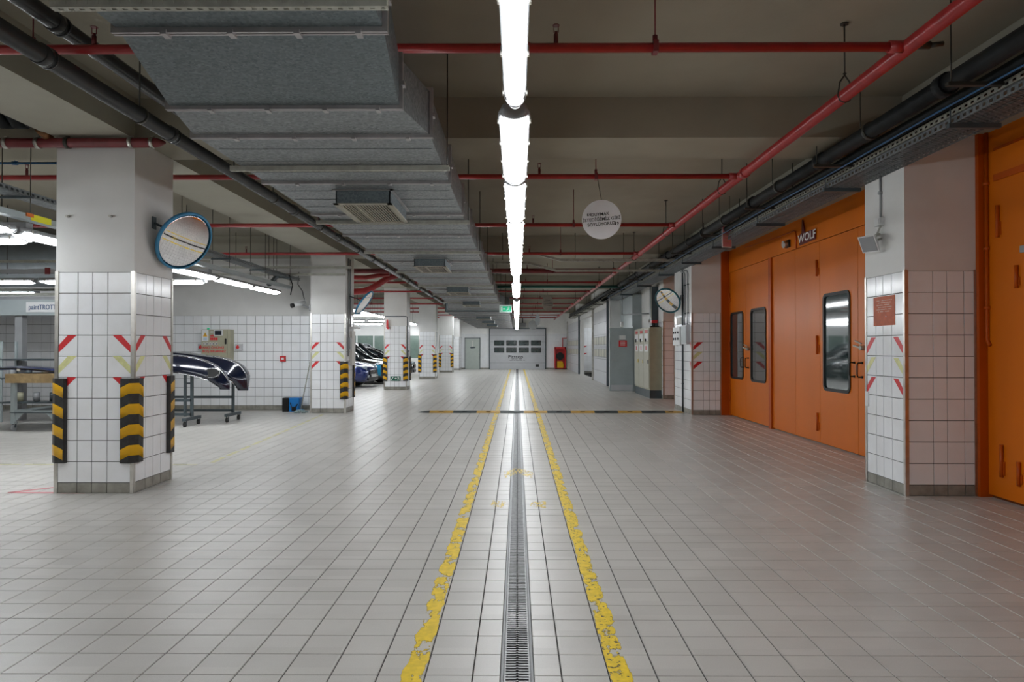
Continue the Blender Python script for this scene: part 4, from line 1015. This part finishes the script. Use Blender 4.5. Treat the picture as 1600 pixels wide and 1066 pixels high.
B().box(2.99, 21.79, .02, 3.68, 21.80, .2).build('kick_plate', 'lgrey', d)
B().cyl((3.03, 21.8, 1.0), (3.03, 21.74, 1.0), .014, 8).bar((3.03, 21.74, 1.0), (3.17, 21.74, 1.0), .02).build('handle', 'steel', d)
b = B().box(3.24, 21.79, 1.42, 3.50, 21.80, 1.62).build('red_sticker', 'redt', d)
b = B()
for k in range(4): b.box(3.29, 21.787, 1.46+k*.035, 3.45, 21.79, 1.472+k*.035)
b.build('sticker_lines', 'wht', d); B().box(3.26, 21.79, 1.65, 3.46, 21.80, 1.78).build('paper_note', 'white', d)
B().box(3.70, 21.84, 0, 3.75, 21.95, 2.08).build('frame_post', 'grey', d)
wr2 = B().box(3.70, 21.95, 0, 4.0, 24.4, 3.1).build('inner_wall', 'grey', wr)

# black machine in the right opening
t = thing('floor_machine', 'small black wheeled machine standing in the bright right opening', 'machine', (3.75, 33.2, 0))
b = B()
b.loft([[(x*.8, y*s, z) for x, y in rrect(.6, .5, .12, 3)] for z, s in ((.12, .9), (.2, 1), (.45, 1), (.52, .85))], smooth=False); b.build('body', 'carblk', t)
B().cyl((.05, -.03, .12), (.05, .03, .12), .12, 14).cyl((.05, .47, .12), (.05, .53, .12), .12, 14).build('wheel', 'black', t)
B().tube([(.1, .1, .5), (.0, .1, .8), (.02, .25, .86), (.0, .4, .8), (.1, .4, .5)], .02, 8).build('push_handle', 'blackm', t)
B().cyl((.2, .25, .5), (.2, .25, .66), .1, 12).build('motor', 'dgrey', t)

# fire hose cabinet at the far wall
t = thing('hydrant_cabinet', 'red fire hose cabinet with yellow bag against the far wall', 'cabinet', (2.42, YF-.30, 0))
B().box(0, .28, .06, .74, .295, 1.45).box(0, 0, .06, .03, .295, 1.45).box(.71, 0, .06, .74, .295, 1.45).box(0, 0, 1.42, .74, .295, 1.45).box(0, 0, .06, .74, .295, .09).build('case', 'redt', t)
B().box(.0, -.02, 1.30, .74, 0, 1.45).box(0, -.02, .06, .08, 0, 1.45).box(.66, -.02, .06, .74, 0, 1.45).build('door_frame', 'redt', t)
B().cyl((.37, .1, .85), (.37, .2, .85), .25, 20).build('hose_reel', 'blackm', t)
B().loft([[(.37+x-.2, .02+y*.5, z) for x, y in rrect(.42*s, .3, .05, 2)] for z, s in ((.1, 1), (.3, 1.05), (.52, .8))], smooth=False).build('yellow_bag', 'yel', t)
B().box(0.02, 0, 0, .72, .28, .06).build('base', 'blackm', t)
t = thing('hydrant_pipe', 'thin red pipe feeding the fire hose cabinet', 'pipe'); B().tube([(2.95, YF-.1, 1.45), (2.95, YF-.1, 2.02), (3.28, YF-.1, 2.02)], .03, 8).build('pipe', 'redt', t)

# ------------------------------------------------------------ things on the tiled partition
t = thing('control_box', 'beige wall control box with red lettering and warning triangle', 'control box', (-6.95, 15.19, 1.10))
B().box(0, -.20, 0, .63, 0, .69).build('case', 'olive', t)
B().box(.0, -.215, .005, .575, -.20, .685).build('door', 'olive', t)
B().box(.015, -.219, .43, .155, -.2155, .675).build('warning_label', 'white', t)
b = B(); b.prism([(.035, .53), (.135, .53), (.085, .625)], (0, -.2195, 0), (1,0,0), (0,0,1), (0,-1,0), .001); b.build('warning_triangle', 'yel', t)
b = B(); b.box(.081, -.222, .55, .089, -.2206, .60).box(.081, -.222, .537, .089, -.2206, .544); b.build('exclamation_mark', 'blk', t)
B().box(.045, -.2205, .45, .125, -.2195, .51).build('small_text_block', mat('pale_blue_label', (.45, .55, .65), .5), t)
B().box(.285, -.24, .55, .475, -.2155, .675).build('meter_frame', 'white', t); B().box(.305, -.243, .565, .455, -.2405, .66).build('meter_screen', 'navy', t)
B().box(.20, -.219, .625, .265, -.2155, .645).build('name_tag', 'white', t)
b = B()
for x, w_, z, h in ((.20, .025, .525, .04), (.23, .025, .525, .05), (.26, .02, .525, .04), (.195, .03, .45, .06), (.23, .035, .45, .06), (.27, .035, .45, .06), (.31, .05, .45, .055)): b.box(x, -.2185, z, x+w_, -.2155, z+h)
b.build('red_marks', 'redt', t)
for k in range(5):
    s = B().box(.04+k*.068, -.225, .345, .085+k*.068, -.2155, .40).build('switch', 'white', t)
    B().bar((.062+k*.068, -.23, .355), (.07+k*.068, -.24, .385), .014).build('toggle', 'blk', s)
B().loft([[(.52+x, y, .36+z) for x, z in rrect(.035, .13, .016, 3)] for y in (-.235, -.2155)]).build('door_lock', 'blackm', t)
text('PANO \u00d6N\u00dcN\u00dc', .075, 'redt', t, (.245, -.218, .285), (RX, 0, 0)); text('BO\u015e BIRAKINIZ', .075, 'redt', t, (.285, -.218, .205), (RX, 0, 0))
B().box(.08, -.12, .69, .12, -.08, .72).build('green_lamp', 'green', t)
for x, z, s in ((-7.10, 1.32, 'left'), (-6.27, 1.32, 'right')):
    t = thing('emergency_button', 'grey box with red stop button %s of the wall control box' % s, 'button', (x, 15.19, z))
    B().box(0, -.06, 0, .15, 0, .15).build('case', 'lgrey', t); B().cyl((.06, -.06, .075), (.06, -.085, .075), .035, 12).build('red_button', 'redt', t)
    B().prism([(.03, .09), (.09, .09), (.06, .135)], (0, -.062, 0), (1,0,0), (0,0,1), (0,-1,0), .004).build('red_mark', 'redt', t)
t = thing('fire_call_point', 'small red fire call point on the tiled wall', 'alarm', (-5.275, 15.19, 1.08))
B().box(0, -.05, 0, .12, 0, .12).build('case', 'redt', t); B().box(.03, -.055, .035, .09, -.05, .085).build('white_window', 'white', t)
t = thing('security_camera', 'white bullet security camera under the tray beside the second left pillar', 'camera', (-4.70, 14.86, 2.33))
B().cyl((-.14, -.16, -.03), (.05, .06, .05), .045, 14).build('body', 'white', t); B().cyl((-.17, -.19, -.042), (-.13, -.15, -.026), .05, 14).build('lens_hood', 'blackm', t)
B().bar((-.16, -.18, .03), (.06, .08, .115), .10, .012).build('sun_shield', 'white', t)
B().bar((0, 0, .0), (.15, .1, -.08), .03).box(.14, .05, -.14, .16, .15, 0).build('bracket', 'lampw', t)
B().tube([(.05, .06, .05), (-.02, .1, .3), (-.12, .1, .45), (-.1, .1, .72)], .008, 6).build('cable', 'blackm', t)
t = thing('blue_bin', 'blue and black plastic box on the floor near the mop', 'box', (-5.07, 14.72, 0))
B().box(0, 0, 0, .13, .25, .30).build('black_side', 'blackm', t)
B().loft([[(.135+x, y, z) for x, y in rrect(.23*s, .25, .03, 2)] for z, s in ((0, .94), (.29, 1), (.30, 1.04))], smooth=False).build('bin_body', 'bluep', t)
B().tube([(.17, -.006, .2), (.2, -.012, .1), (.28, -.012, .1), (.33, -.006, .17)], .012, 6).box(.2, -.006, .02, .3, .0, .09).build('dark_logo', 'blackm', t)
t = thing('mop', 'mop with long handle leaning on the second left pillar', 'mop', (-4.62, 14.55, 0))
B().cyl((0, 0, .05), (.20, .12, 1.28), .012, 8).build('handle', 'chan', t)
b = B()
for k in range(26):
    a = random.uniform(-2.9, .5); r = random.uniform(.1, .2); b.tube([(0, 0, .06), (math.cos(a)*r*.5, math.sin(a)*r*.5, .05), (math.cos(a)*r, math.sin(a)*r, .012)], .012, 5)
b.build('mop_head', 'mopc', t)
B().bar((-.06, 0, .06), (.06, 0, .06), .03).build('clamp', 'bluep', t)

# ------------------------------------------------------------ bumper racks and bumpers
def castor(parent, x, y, r=.045, m='black'):
    c = B().cyl((x-.016, y, r), (x+.016, y, r), r, 16).build('castor_wheel', m, parent)
    B().bar((x-.022, y, r), (x-.022, y+.02, r*2+.02), .006, .03).bar((x+.022, y, r), (x+.022, y+.02, r*2+.02), .006, .03).box(x-.03, y-.01, r*2+.018, x+.03, y+.05, r*2+.026).build('castor_fork', 'dgrey', c)
def rack(label, x0, x1, y, dy, h):
    t = thing('parts_rack', label, 'rack', (0, 0, 0)); s = .045
    for x in (x0, x1):
        B().bar((x, y, .16), (x, y, h), s).build('post', 'dgrey', t)
        B().bar((x, y-dy/2, .13), (x, y+dy/2, .13), .06, .05).build('foot', 'dgrey', t)
        for e in (-1, 1): castor(t, x, y+e*dy*.42)
    for z in (.20, .45): B().bar((x0, y, z), (x1, y, z), s).build('cross_rail', 'dgrey', t)
    for x in (x0, x1): B().bar((x-.2, y, h-.04), (x+.2, y, h-.04), .03).build('support_arm', 'dgrey', t)
    return t
rack('dark grey wheeled parts rack under the rear bumper, by the wall', -7.0, -5.38, 12.9, .62, .98)
rack('dark grey wheeled parts rack with double posts, nearer the pillar', -7.4, -5.78, 12.1, .60, 1.05)
B().bar((-5.9, 12.1, .16), (-5.9, 12.1, 1.05), .04).bar((-5.9, 12.1, .75), (-5.78, 12.1, .75), .03).build('second_post', 'dgrey', bpy.data.objects['parts_rack.001'])
def bumper(label, path, y0, wd, trim, tt):
    """shell swept along an arch; path = (x, z, fold) from the middle to the drooping end"""
    t = thing('car_bumper', label, 'bumper'); n = 9
    rings = []; inner = []
    # smooth the path
    P = []
    for i in range(len(path)-1):
        p0 = path[max(i-1, 0)]; p1 = path[i]; p2 = path[i+1]; p3 = path[min(i+2, len(path)-1)]
        for k in range(4):
            u = k/4; P.append([.5*((2*p1[j])+(-p0[j]+p2[j])*u+(2*p0[j]-5*p1[j]+4*p2[j]-p3[j])*u*u+(-p0[j]+3*p1[j]-3*p2[j]+p3[j])*u**3) for j in range(3)])
    P.append(list(path[-1]))
    for i, (x, z, wf) in enumerate(P):
        a = P[max(i-1, 0)]; b2 = P[min(i+1, len(P)-1)]; d = Vector((b2[0]-a[0], 0, b2[1]-a[1])).normalized(); nn = Vector((-d.z, 0, d.x))
        if nn.z < 0 and i < 4: nn = -nn
        ring = []
        for k in range(n):
            u = k/(n-1); yy = y0+wd*u*wf + (1-wf)*wd*.35; lift = .10*math.sin(PI*min(1, u*1.15))-(.27*wf*(1-u)**2.2)-.03*(abs(u-.55) < .08)
            ring.append(Vector((x, yy, z))+nn*lift)
        rings.append(ring); inner.append([p-nn*.012 for p in ring])
    b = B(); b.loft(rings, closed=False); m_ = len(rings)
    sh = b.build('shell', 'navy', t); md = sh.modifiers.new('thickness', 'SOLIDIFY'); md.thickness = .012
    e = B().tube([r[0]+Vector((0, -.004, -.002)) for r in rings[:-2]], .008, 6); e.build('lower_lip', 'chrome', t)
    B().tube([r[int(n*.45)]+Vector((0, -.0, .006)) for r in rings[trim[0]:trim[1]]], .007, 6).build('crease', 'chrome', t)
    # fog lamp opening
    i = tt; c = (rings[i][1]+rings[i][2])*.5
    nrm = Vector((.1, -.75, .35)).normalized(); q = nrm.to_track_quat('Z', 'Y').to_matrix()
    rg = [[c+q @ Vector((rx*math.cos(2*PI*k/20), ry*math.sin(2*PI*k/20), h)) for k in range(20)] for rx, ry, h in ((.14, .085, .012), (.12, .07, .02), (.10, .05, -.005), (.03, .02, -.012))]
    B().loft(rg).build('fog_lamp_recess', 'blackm', t)
    rg = [[c+q @ Vector((rx*math.cos(2*PI*k/20), ry*math.sin(2*PI*k/20), h)) for k in range(20)] for rx, ry, h in ((.145, .09, .01), (.15, .095, .016), (.138, .083, .018), (.145, .09, .01))]
    B().loft(rg, cap=False).build('chrome_ring', 'chrome', t)
    return t
bumper('glossy dark blue front bumper with fog lamp opening, front one on the racks', [(-7.55, 1.16, 1), (-6.9, 1.23, 1), (-6.35, 1.24, 1), (-5.90, 1.20, 1), (-5.55, 1.10, .9), (-5.32, .95, .75), (-5.20, .76, .5), (-5.19, .64, .3)], 11.95, .52, (10, 24), 19)
bumper('glossy dark blue bumper with tall curled end, rear one on the racks', [(-7.8, 1.26, 1), (-7.0, 1.30, 1), (-6.4, 1.28, 1), (-5.95, 1.22, 1), (-5.58, 1.17, 1), (-5.27, 1.04, .95), (-5.13, .84, .8), (-5.12, .58, .35)], 12.6, .56, (14, 25), 8)

# ------------------------------------------------------------ trolley bench
t = thing('work_trolley', 'grey steel wheeled trolley bench with chipboard top at the left edge', 'trolley', (-8.40, 11.25, 0))
W_, D_, H_ = .79, 1.15, .92
for x in (.04, W_-.04):
    for y in (.04, D_-.04):
        B().bar((x, y, .12), (x, y, H_), .065, upv=(0,1,0)).build('leg', 'grey', t)
        castor(t, x, y, .055, 'lampw')
        s = 1 if x < .5 else -1
        B().prism([(0, .12), (s*.17, .30), (s*.17, .34), (0, .34)], (x, y-.012, 0), (1,0,0), (0,0,1), (0,1,0), .024).build('gusset', 'grey', t)
for y in (.04, D_-.04): B().bar((.04, y, .32), (W_-.04, y, .32), .05).bar((.04, y, H_-.03), (W_-.04, y, H_-.03), .05).build('long_rail', 'grey', t)
for x in (.04, W_-.04): B().bar((x, .04, .32), (x, D_-.04, .32), .05).build('side_rail', 'grey', t)
B().box(.0, .0, .30, W_, D_, .315).build('lower_shelf', 'dgrey', t)
B().box(-.04, -.04, H_, W_+.04, D_+.04, H_+.03).build('top', 'wood', t)
B().box(-.045, -.05, H_-.12, W_+.045, -.035, H_+.032).build('top_apron', 'wood', t)
t = thing('car_bonnet', 'dark blue car body panel lying on the trolley bench', 'car part', (-9.3, 11.35, .955))
b = B(); rings = []
for i in range(9):
    x = i*.2; rings.append([(x, y, .02+.055*math.sin(PI*i/8)+.04*math.sin(PI*k/6)) for k, y in enumerate((0, .1, .2, .32, .45, .55, .62))])
o = b.loft(rings, closed=False).build('shell', 'navyb', t); md = o.modifiers.new('thickness', 'SOLIDIFY'); md.thickness = .015
B().tube([(x*.2, -.01, .03+.055*math.sin(PI*x/8)) for x in range(9)], .012, 6).build('trim', 'blackm', t)
for i, (x, m_) in enumerate(((.25, 'white'), (.95, 'white'))): B().box(x, -.02, .0+.04, x+.05, .0, .09).build('clip_tag', m_, t)
t = thing('storage_shelf', 'dark shelf of small tins and parts behind the trolley bench', 'shelf', (-9.6, 12.6, 0))
for z in (.35, .8, 1.15): B().box(0, 0, z, 1.5, .4, z+.025).build('board', 'dgrey', t)
for x in (0, 1.46): 
    for y in (0, .37): B().box(x, y, 0, x+.04, y+.03, 1.5).build('post', 'grey', t)
for k in range(9):
    x = -9.5+k*.155; z = .376 if k % 2 else .826
    q = B().cyl((x, 12.78, z), (x, 12.78, z+.16), .055, 12).cyl((x, 12.78, z+.16), (x, 12.78, z+.168), .05, 12).build('paint_tin', ['lampw', 'olive', 'dgrey'][k % 3])
    tag(q, 'paint tin on the %s board of the dark shelf, %s from the left' % ('lower' if k % 2 else 'upper', NTH[k//2]), 'tin', 'tins on the dark shelf')

# ------------------------------------------------------------ spray booth canopy at the left
t = thing('spray_canopy', 'grey steel paint bay canopy with blue lettered sign at the left', 'canopy', (0, 0, 0))
B().box(-12.4, 12.9, 2.0, -8.0, 13.25, 2.30).build('header_beam', 'grey', t)
B().box(-12.4, 12.95, 2.30, -8.0, 14.8, 2.36).build('roof', 'lampw', t)
for z, y in ((2.40, 13.1), (2.52, 13.5)): slotted(-12.4, -7.9, y, z, 'roof_rail', t)
for x in (-9.62, -8.1, -12.3): B().box(x, 13.0, 0, x+.14, 13.14, 2.0).build('post', 'lampw', t)
B().box(-9.48, 14.9, .9, -8.0, 14.94, 2.0).build('shelf_back', 'dgrey', t)
for z in (1.0, 1.3, 1.6, 1.85): B().box(-9.48, 14.55, z, -8.0, 14.9, z+.025).build('shelf_board', 'lampw', t)
B().box(-8.16, 12.9, .9, -8.12, 13.0, 2.0).build('side_frame', 'dgrey', t)
s = B().box(-9.32, 12.88, 2.06, -8.45, 12.9, 2.25).build('sign_board', 'white', t)
text('paintTROTTER', .155, 'sgnb' if 'sgnb' in M else mat('sign_blue', (.01, .05, .16), .4), t, (-9.33, 12.875, 2.155), (RX, 0, 0), align='LEFT') if 0 else None
M['sgnb'] = mat('sign_blue', (.01, .05, .16), .4)
text('paintTROTTER', .13, 'sgnb', t, (-9.27, 12.877, 2.15), (RX, 0, 0), align='LEFT', sx=.78)
B().box(-8.5, 12.885, 1.92, -8.36, 12.9, 1.99).build('small_blue_label', 'bluep', t)

# ------------------------------------------------------------ left bay ducts, trays
t = thing('round_duct', 'big smooth grey ventilation duct over the left bay behind the lamps', 'duct')
B().tube([(-11.6, 12.3, 2.9), (-8.8, 12.3, 2.9), (-7.6, 12.5, 2.92)] , .42, 28).build('duct_shell', 'bigduct', t)
B().cyl((-10.4, 12.3, 2.9), (-10.36, 12.3, 2.9), .43, 28).build('joint_ring', 'flange', t)
t = thing('foil_wrapped_duct', 'crumpled grey foil insulated duct in the left bay', 'duct')
B().box(-12.6, 13.4, 2.66, -7.4, 14.3, 3.1).build('wrapped_box', 'insul', t)
B().tube([(-8.6, 13.35, 3.0), (-8.3, 13.38, 2.95), (-8.15, 13.37, 2.8), (-8.2, 13.36, 2.67)], .012, 6).build('loose_tape', 'lampw', t)
t = thing('cable_tray', 'galvanised cable tray carrying the lamp row along the left bay', 'cable tray')
tray_y(t, -4.98, -4.78, 2.86, .05, 3, 15.0, mesh=False, m='galv')
B().box(-5.02, 3.5, 2.67, -4.92, 14.9, 2.73).build('lamp_trunking', 'grey', t)
B().tube([(-4.9+.03*math.sin(i*1.3), 3.5+i*.9, 2.925+.012*math.sin(i*2.1)) for i in range(13)], .018, 6).tube([(-4.84, 3.5, 2.92), (-4.84, 14.6, 2.92)], .012, 6).build('cables', 'dgrey', t)
for y in (4.3, 5.8, 6.6, 8.0, 9.6, 11.2, 12.8, 14.2):
    for x in (-5.02, -4.74): B().cyl((x, y, 2.7), (x, y, CZ), .005, 6).build('threaded_rod', 'rod', t)
    B().box(-5.04, y-.015, 2.835, -4.72, y+.015, 2.858).build('cross_bracket', 'dgrey', t)
B().box(-4.915, 6.85, 2.67, -4.912, 7.15, 2.735).build('yellow_label', 'yellab', t)
B().box(-4.915, 6.78, 2.70, -4.905, 6.88, 2.735).build('orange_label', 'orlabel', t)
B().box(-4.93, 6.1, 2.67, -4.90, 6.24, 2.76).build('red_plug_box', 'redt', t); B().box(-4.92, 6.24, 2.67, -4.90, 6.33, 2.76).build('blue_plug_box', 'bluep', t)
t = thing('lamp_trunking', 'grey trunking above the cross lamps of the left bay', 'trunking')
B().box(-12.4, 11.25, 2.62, -5.1, 11.35, 2.69).build('trunk', 'lampw', t)
slotted(-12.4, -5.1, 11.25, 2.80, 'slotted_rail', t)
for x in (-8.5, -7.1, -5.5): B().cyl((x, 11.3, 2.6), (x, 11.3, CZ), .006, 6).build('threaded_rod', 'rod', t)
B().box(-7.82, 11.23, 2.60, -7.74, 11.25, 2.71).build('red_plug_box', 'dred', t)
t = thing('lamp_trunking', 'short grey trunking above the lamp at the left picture edge', 'trunking')
B().box(-9, 6.9, 2.60, -5.0, 7.0, 2.66).build('trunk', 'lampw', t)
# trays running to the second pillar, above the partition
t = thing('cable_tray', 'slotted cable trays along the top of the tiled partition', 'cable tray')
slotted(-7.2, -3.4, 14.0, 3.02, 'tray_rail', t, pitch=.08); slotted(-6.4, -3.6, 14.25, 2.90, 'tray_rail', t, pitch=.08)
B().bar((-4.95, 14.1, 2.9), (-5.08, 13.9, 2.66), .10, .05).build('drop_piece', 'dgrey', t)
B().tube([(-4.75, 14.2, 2.9), (-4.72, 14.3, 2.7), (-4.78, 14.35, 2.5)], .012, 6).build('hanging_cable', 'blackm', t)
B().cyl((-5.02, 14.02, 2.8), (-5.02, 14.02, CZ), .006, 6).cyl((-5.12, 14.02, 2.8), (-5.12, 14.02, CZ), .006, 6).build('threaded_rod', 'rod', t)
for x in (-5.8,): B().cyl((x, 14.02, 3.0), (x, 14.02, CZ), .006, 6).build('threaded_rod', 'rod', t)
# fittings on the side of the second pillar
t = thing('electric_riser', 'grey conduits and paper-covered box on the side of the second left pillar', 'pipe')
B().cyl((-3.62, 14.63, 1.2), (-3.62, 14.63, 3.3), .016, 8).cyl((-3.62, 14.78, 1.8), (-3.62, 14.78, 3.3), .016, 8).build('conduit', 'lampw', t)
B().box(-3.636, 14.82, 1.0, -3.59, 15.12, 1.75).build('notice_board', 'paper', t)
B().box(-3.636, 14.58, 1.35, -3.57, 14.70, 1.6).build('switch_box', 'lampw', t); B().box(-3.63, 14.75, 1.8, -3.45, 15.0, 1.84).build('small_canopy', 'white', t)
t = thing('rain_pipe', 'thin dark conduit framing the head of the third left pillar', 'pipe')
B().tube([(-4.36, 22.44, 2.42), (-3.66, 22.44, 2.42), (-3.62, 22.46, 2.40), (-3.62, 22.5, 2.3), (-3.62, 22.5, .4)], .014, 8).build('conduit', 'dgrey', t)
t = thing('fire_sign', 'small red projecting extinguisher sign high on the third left pillar', 'sign', (-4.30, 22.43, 2.0))
B().prism([(0, .05), (.04, 0), (.07, 0), (.10, .02), (.10, .06), (.06, .08), (.06, .26), (.04, .32), (.01, .30), (0, .2)], (0, 0, 0), (1,0,0), (0,0,1), (0,-1,0), .05).build('sign_body', 'redt', t)
t = thing('switch_box', 'small dark box on the flank of the third left pillar', 'box'); B().box(-3.636, 22.6, 1.0, -3.60, 22.8, 1.3).build('case', 'dgrey', t); B().box(-3.60, 22.62, 1.05, -3.595, 22.78, 1.25).build('cover', 'white', t)
t = thing('fire_stand', 'dark red upright shape between the fourth and fifth left pillars', 'fire equipment', (-4.5, 35.4, 0))
B().cyl((0, 0, 0), (0, 0, .06), .25, 16).tube([(0, 0, .06), (0, 0, .5), (0, 0, 1.0), (0, 0, 1.3)], .2, 16, rs=[.2, .17, .13, .05]).build('body', 'dred', t); B().box(-.12, -.02, 1.3, .12, .02, 2.1).build('sign_plate', 'pink', t)

# ------------------------------------------------------------ glazed partition behind the cars
wg = struct('window_1')
B().box(XL, 36, 0, -4.3, 36.15, .85).build('parapet', 'paint', wg); B().box(XL, 36, 2.03, -4.3, 36.15, CZ).build('lintel', 'paint', wg)
pale = mat('green_tint_glass', (.16, .22, .19), .1, coat=1.)
x = XL
while x < -4.5:
    B().box(x, 35.97, .85, x+.06, 36.05, 2.03).build('mullion', 'white', wg); B().box(x+.06, 36.02, .85, min(x+.9, -4.3), 36.04, 2.03).build('pane', pale, wg); x += .9

# ------------------------------------------------------------ cars
def wheel(parent, x, y, r=.33):
    w_ = B().tube([(x, y-.11, r), (x, y-.10, r), (x, y+.10, r), (x, y+.11, r)], r, 24, rs=[r*.92, r, r, r*.92]).build('wheel', 'black', parent)
    s = -1 if y < 0 else 1
    b = B().cyl((x, y+s*.112, r), (x, y+s*.118, r), r*.16, 12)
    for k in range(5):
        a = 2*PI*k/5; b.bar((x+.04*math.cos(a), y+s*.113, r+.04*math.sin(a)), (x+r*.64*math.cos(a), y+s*.113, r+r*.64*math.sin(a)), .06, .012, upv=(0,1,0))
    b.tube([(x+r*.66*math.cos(2*PI*k/20), y+s*.113, r+r*.66*math.sin(2*PI*k/20)) for k in range(21)], .012, 6)
    b.build('rim', 'carsil', w_)
def car(label, x, y, rz, paint, h=1.46, film=False):
    """nose towards local +x, origin under the nose"""
    t = thing('car', label, 'car', (x, y, 0), (0, 0, rz))
    # stations: x, half width, sill z, belt z, hood/deck z
    stn = [(0, .55, .30, .52, .58), (-.05, .72, .22, .60, .68), (-.18, .82, .19, .68, .76), (-.45, .87, .19, .76, .84), (-1.0, .89, .19, .86, .93), (-1.35, .90, .19, .92, .97), (-2.2, .91, .19, .94, .96), (-3.2, .90, .19, .97, .98), (-3.9, .87, .20, .98, 1.02), (-4.25, .80, .25, .94, 1.0), (-4.38, .68, .32, .82, .9)]
    rings = []
    for sx, hw, z0, zb, zt in stn:
        rings.append([(sx, -hw*.8, z0), (sx, -hw*.97, z0+.08), (sx, -hw, (z0+zb)/2), (sx, -hw*.97, zb-.05), (sx, -hw*.9, zb+.01), (sx, -hw*.5, zt), (sx, 0, zt+.012),
                      (sx, hw*.5, zt), (sx, hw*.9, zb+.01), (sx, hw*.97, zb-.05), (sx, hw, (z0+zb)/2), (sx, hw*.97, z0+.08), (sx, hw*.8, z0)])
    b = B().loft(rings); body = b.build('body', paint, t)
    # cabin
    cb = [(-1.15, .76, .93, .94), (-1.55, .74, .93, 1.18), (-2.0, .70, .93, h-.04), (-2.6, .68, .93, h), (-3.3, .68, .93, h-.03), (-3.85, .68, .95, 1.22), (-4.15, .70, .95, 1.0)]
    rings = [[(sx, -hw-.06, z0), (sx, -hw-.02, (z0+zt)/2), (sx, -hw+.08, zt-.02), (sx, 0, zt), (sx, hw-.08, zt-.02), (sx, hw+.02, (z0+zt)/2), (sx, hw+.06, z0)] for sx, hw, z0, zt in cb]
    B().loft(rings).build('glasshouse', 'carglass', t)
    rf = [[(sx, -hw+.06, zt-.015), (sx, -hw+.10, zt+.008), (sx, 0, zt+.018), (sx, hw-.10, zt+.008), (sx, hw-.06, zt-.015)] for sx, hw, z0, zt in cb[2:5]]
    B().loft(rf).build('roof', paint, t)
    for s in (-1, 1):
        b = B()
        b.tube([(sx, s*(hw-.05), zt+.005) for sx, hw, z0, zt in cb], .028, 6)
        b.bar((-2.55, s*.72, .95), (-2.6, s*.64, h-.03), .06, .03); b.build('window_pillar', paint, t)
        B().loft([[(-1.55+a*.10, s*(.93+c*.9), .98+d_) for a, d_ in rrect(.9, .13, .04, 2)] for c in (0, .16)], smooth=False).build('door_mirror', paint, t)
        hl = B().loft([[(-.02-.5*u, s*(.55+.3*u), .60+.10*u+dz) for u in (0, .35, .7, 1)] for dz in (0, .06, .12)], closed=False); o = hl.build('headlight', 'headl', t); o.modifiers.new('t', 'SOLIDIFY').thickness = .03
        B().box(.0, s*.45-.10, .34, .02, s*.45+.10, .42).build('fog_lamp', 'headl', t)
        for wx in (-.85, -3.45): wheel(t, wx, s*.80)
    B().box(.0, -.36, .44, .035, .36, .60).build('grille', 'blackm', t); B().box(.03, -.06, .53, .045, .06, .57).build('badge', 'chrome', t)
    B().box(.0, -.5, .24, .03, .5, .36).build('lower_intake', 'blackm', t); B().box(.03, -.26, .36, .045, .26, .46).build('number_plate', 'white', t)
    B().tube([(.03, -.38, .61), (.04, 0, .615), (.03, .38, .61)], .01, 6).build('chrome_strip', 'chrome', t)
    if film:
        B().loft([[(-.5, -.905, .35), (-.5, -.90, .75)], [(-.30, -.90, .33), (-.30, -.88, .72)]], closed=False, cap=False).build('blue_film', 'cyan', t)
        B().loft([[(-.02, -.74, .40), (-.04, -.73, .58)], [(-.16, -.84, .38), (-.16, -.84, .60)]], closed=False, cap=False).build('blue_film', 'cyan', t)
    return t
car('dark blue car with its nose showing right of the second left pillar', -5.12, 24.2, -.12, 'navyb', 1.45)
car('dark grey car with light blue film strips, behind the blue car', -4.75, 26.6, -.1, 'carblk', 1.50, film=True)
car('black car with raised dark roof farther back among the parked cars', -5.0, 29.3, -.08, 'carblk', 1.62)
car('black car between the third and fourth left pillars', -4.85, 32.2, .05, 'carblk', 1.4)
car('silver car at the back of the parked row', -5.6, 34.2, .0, 'carsil', 1.6)
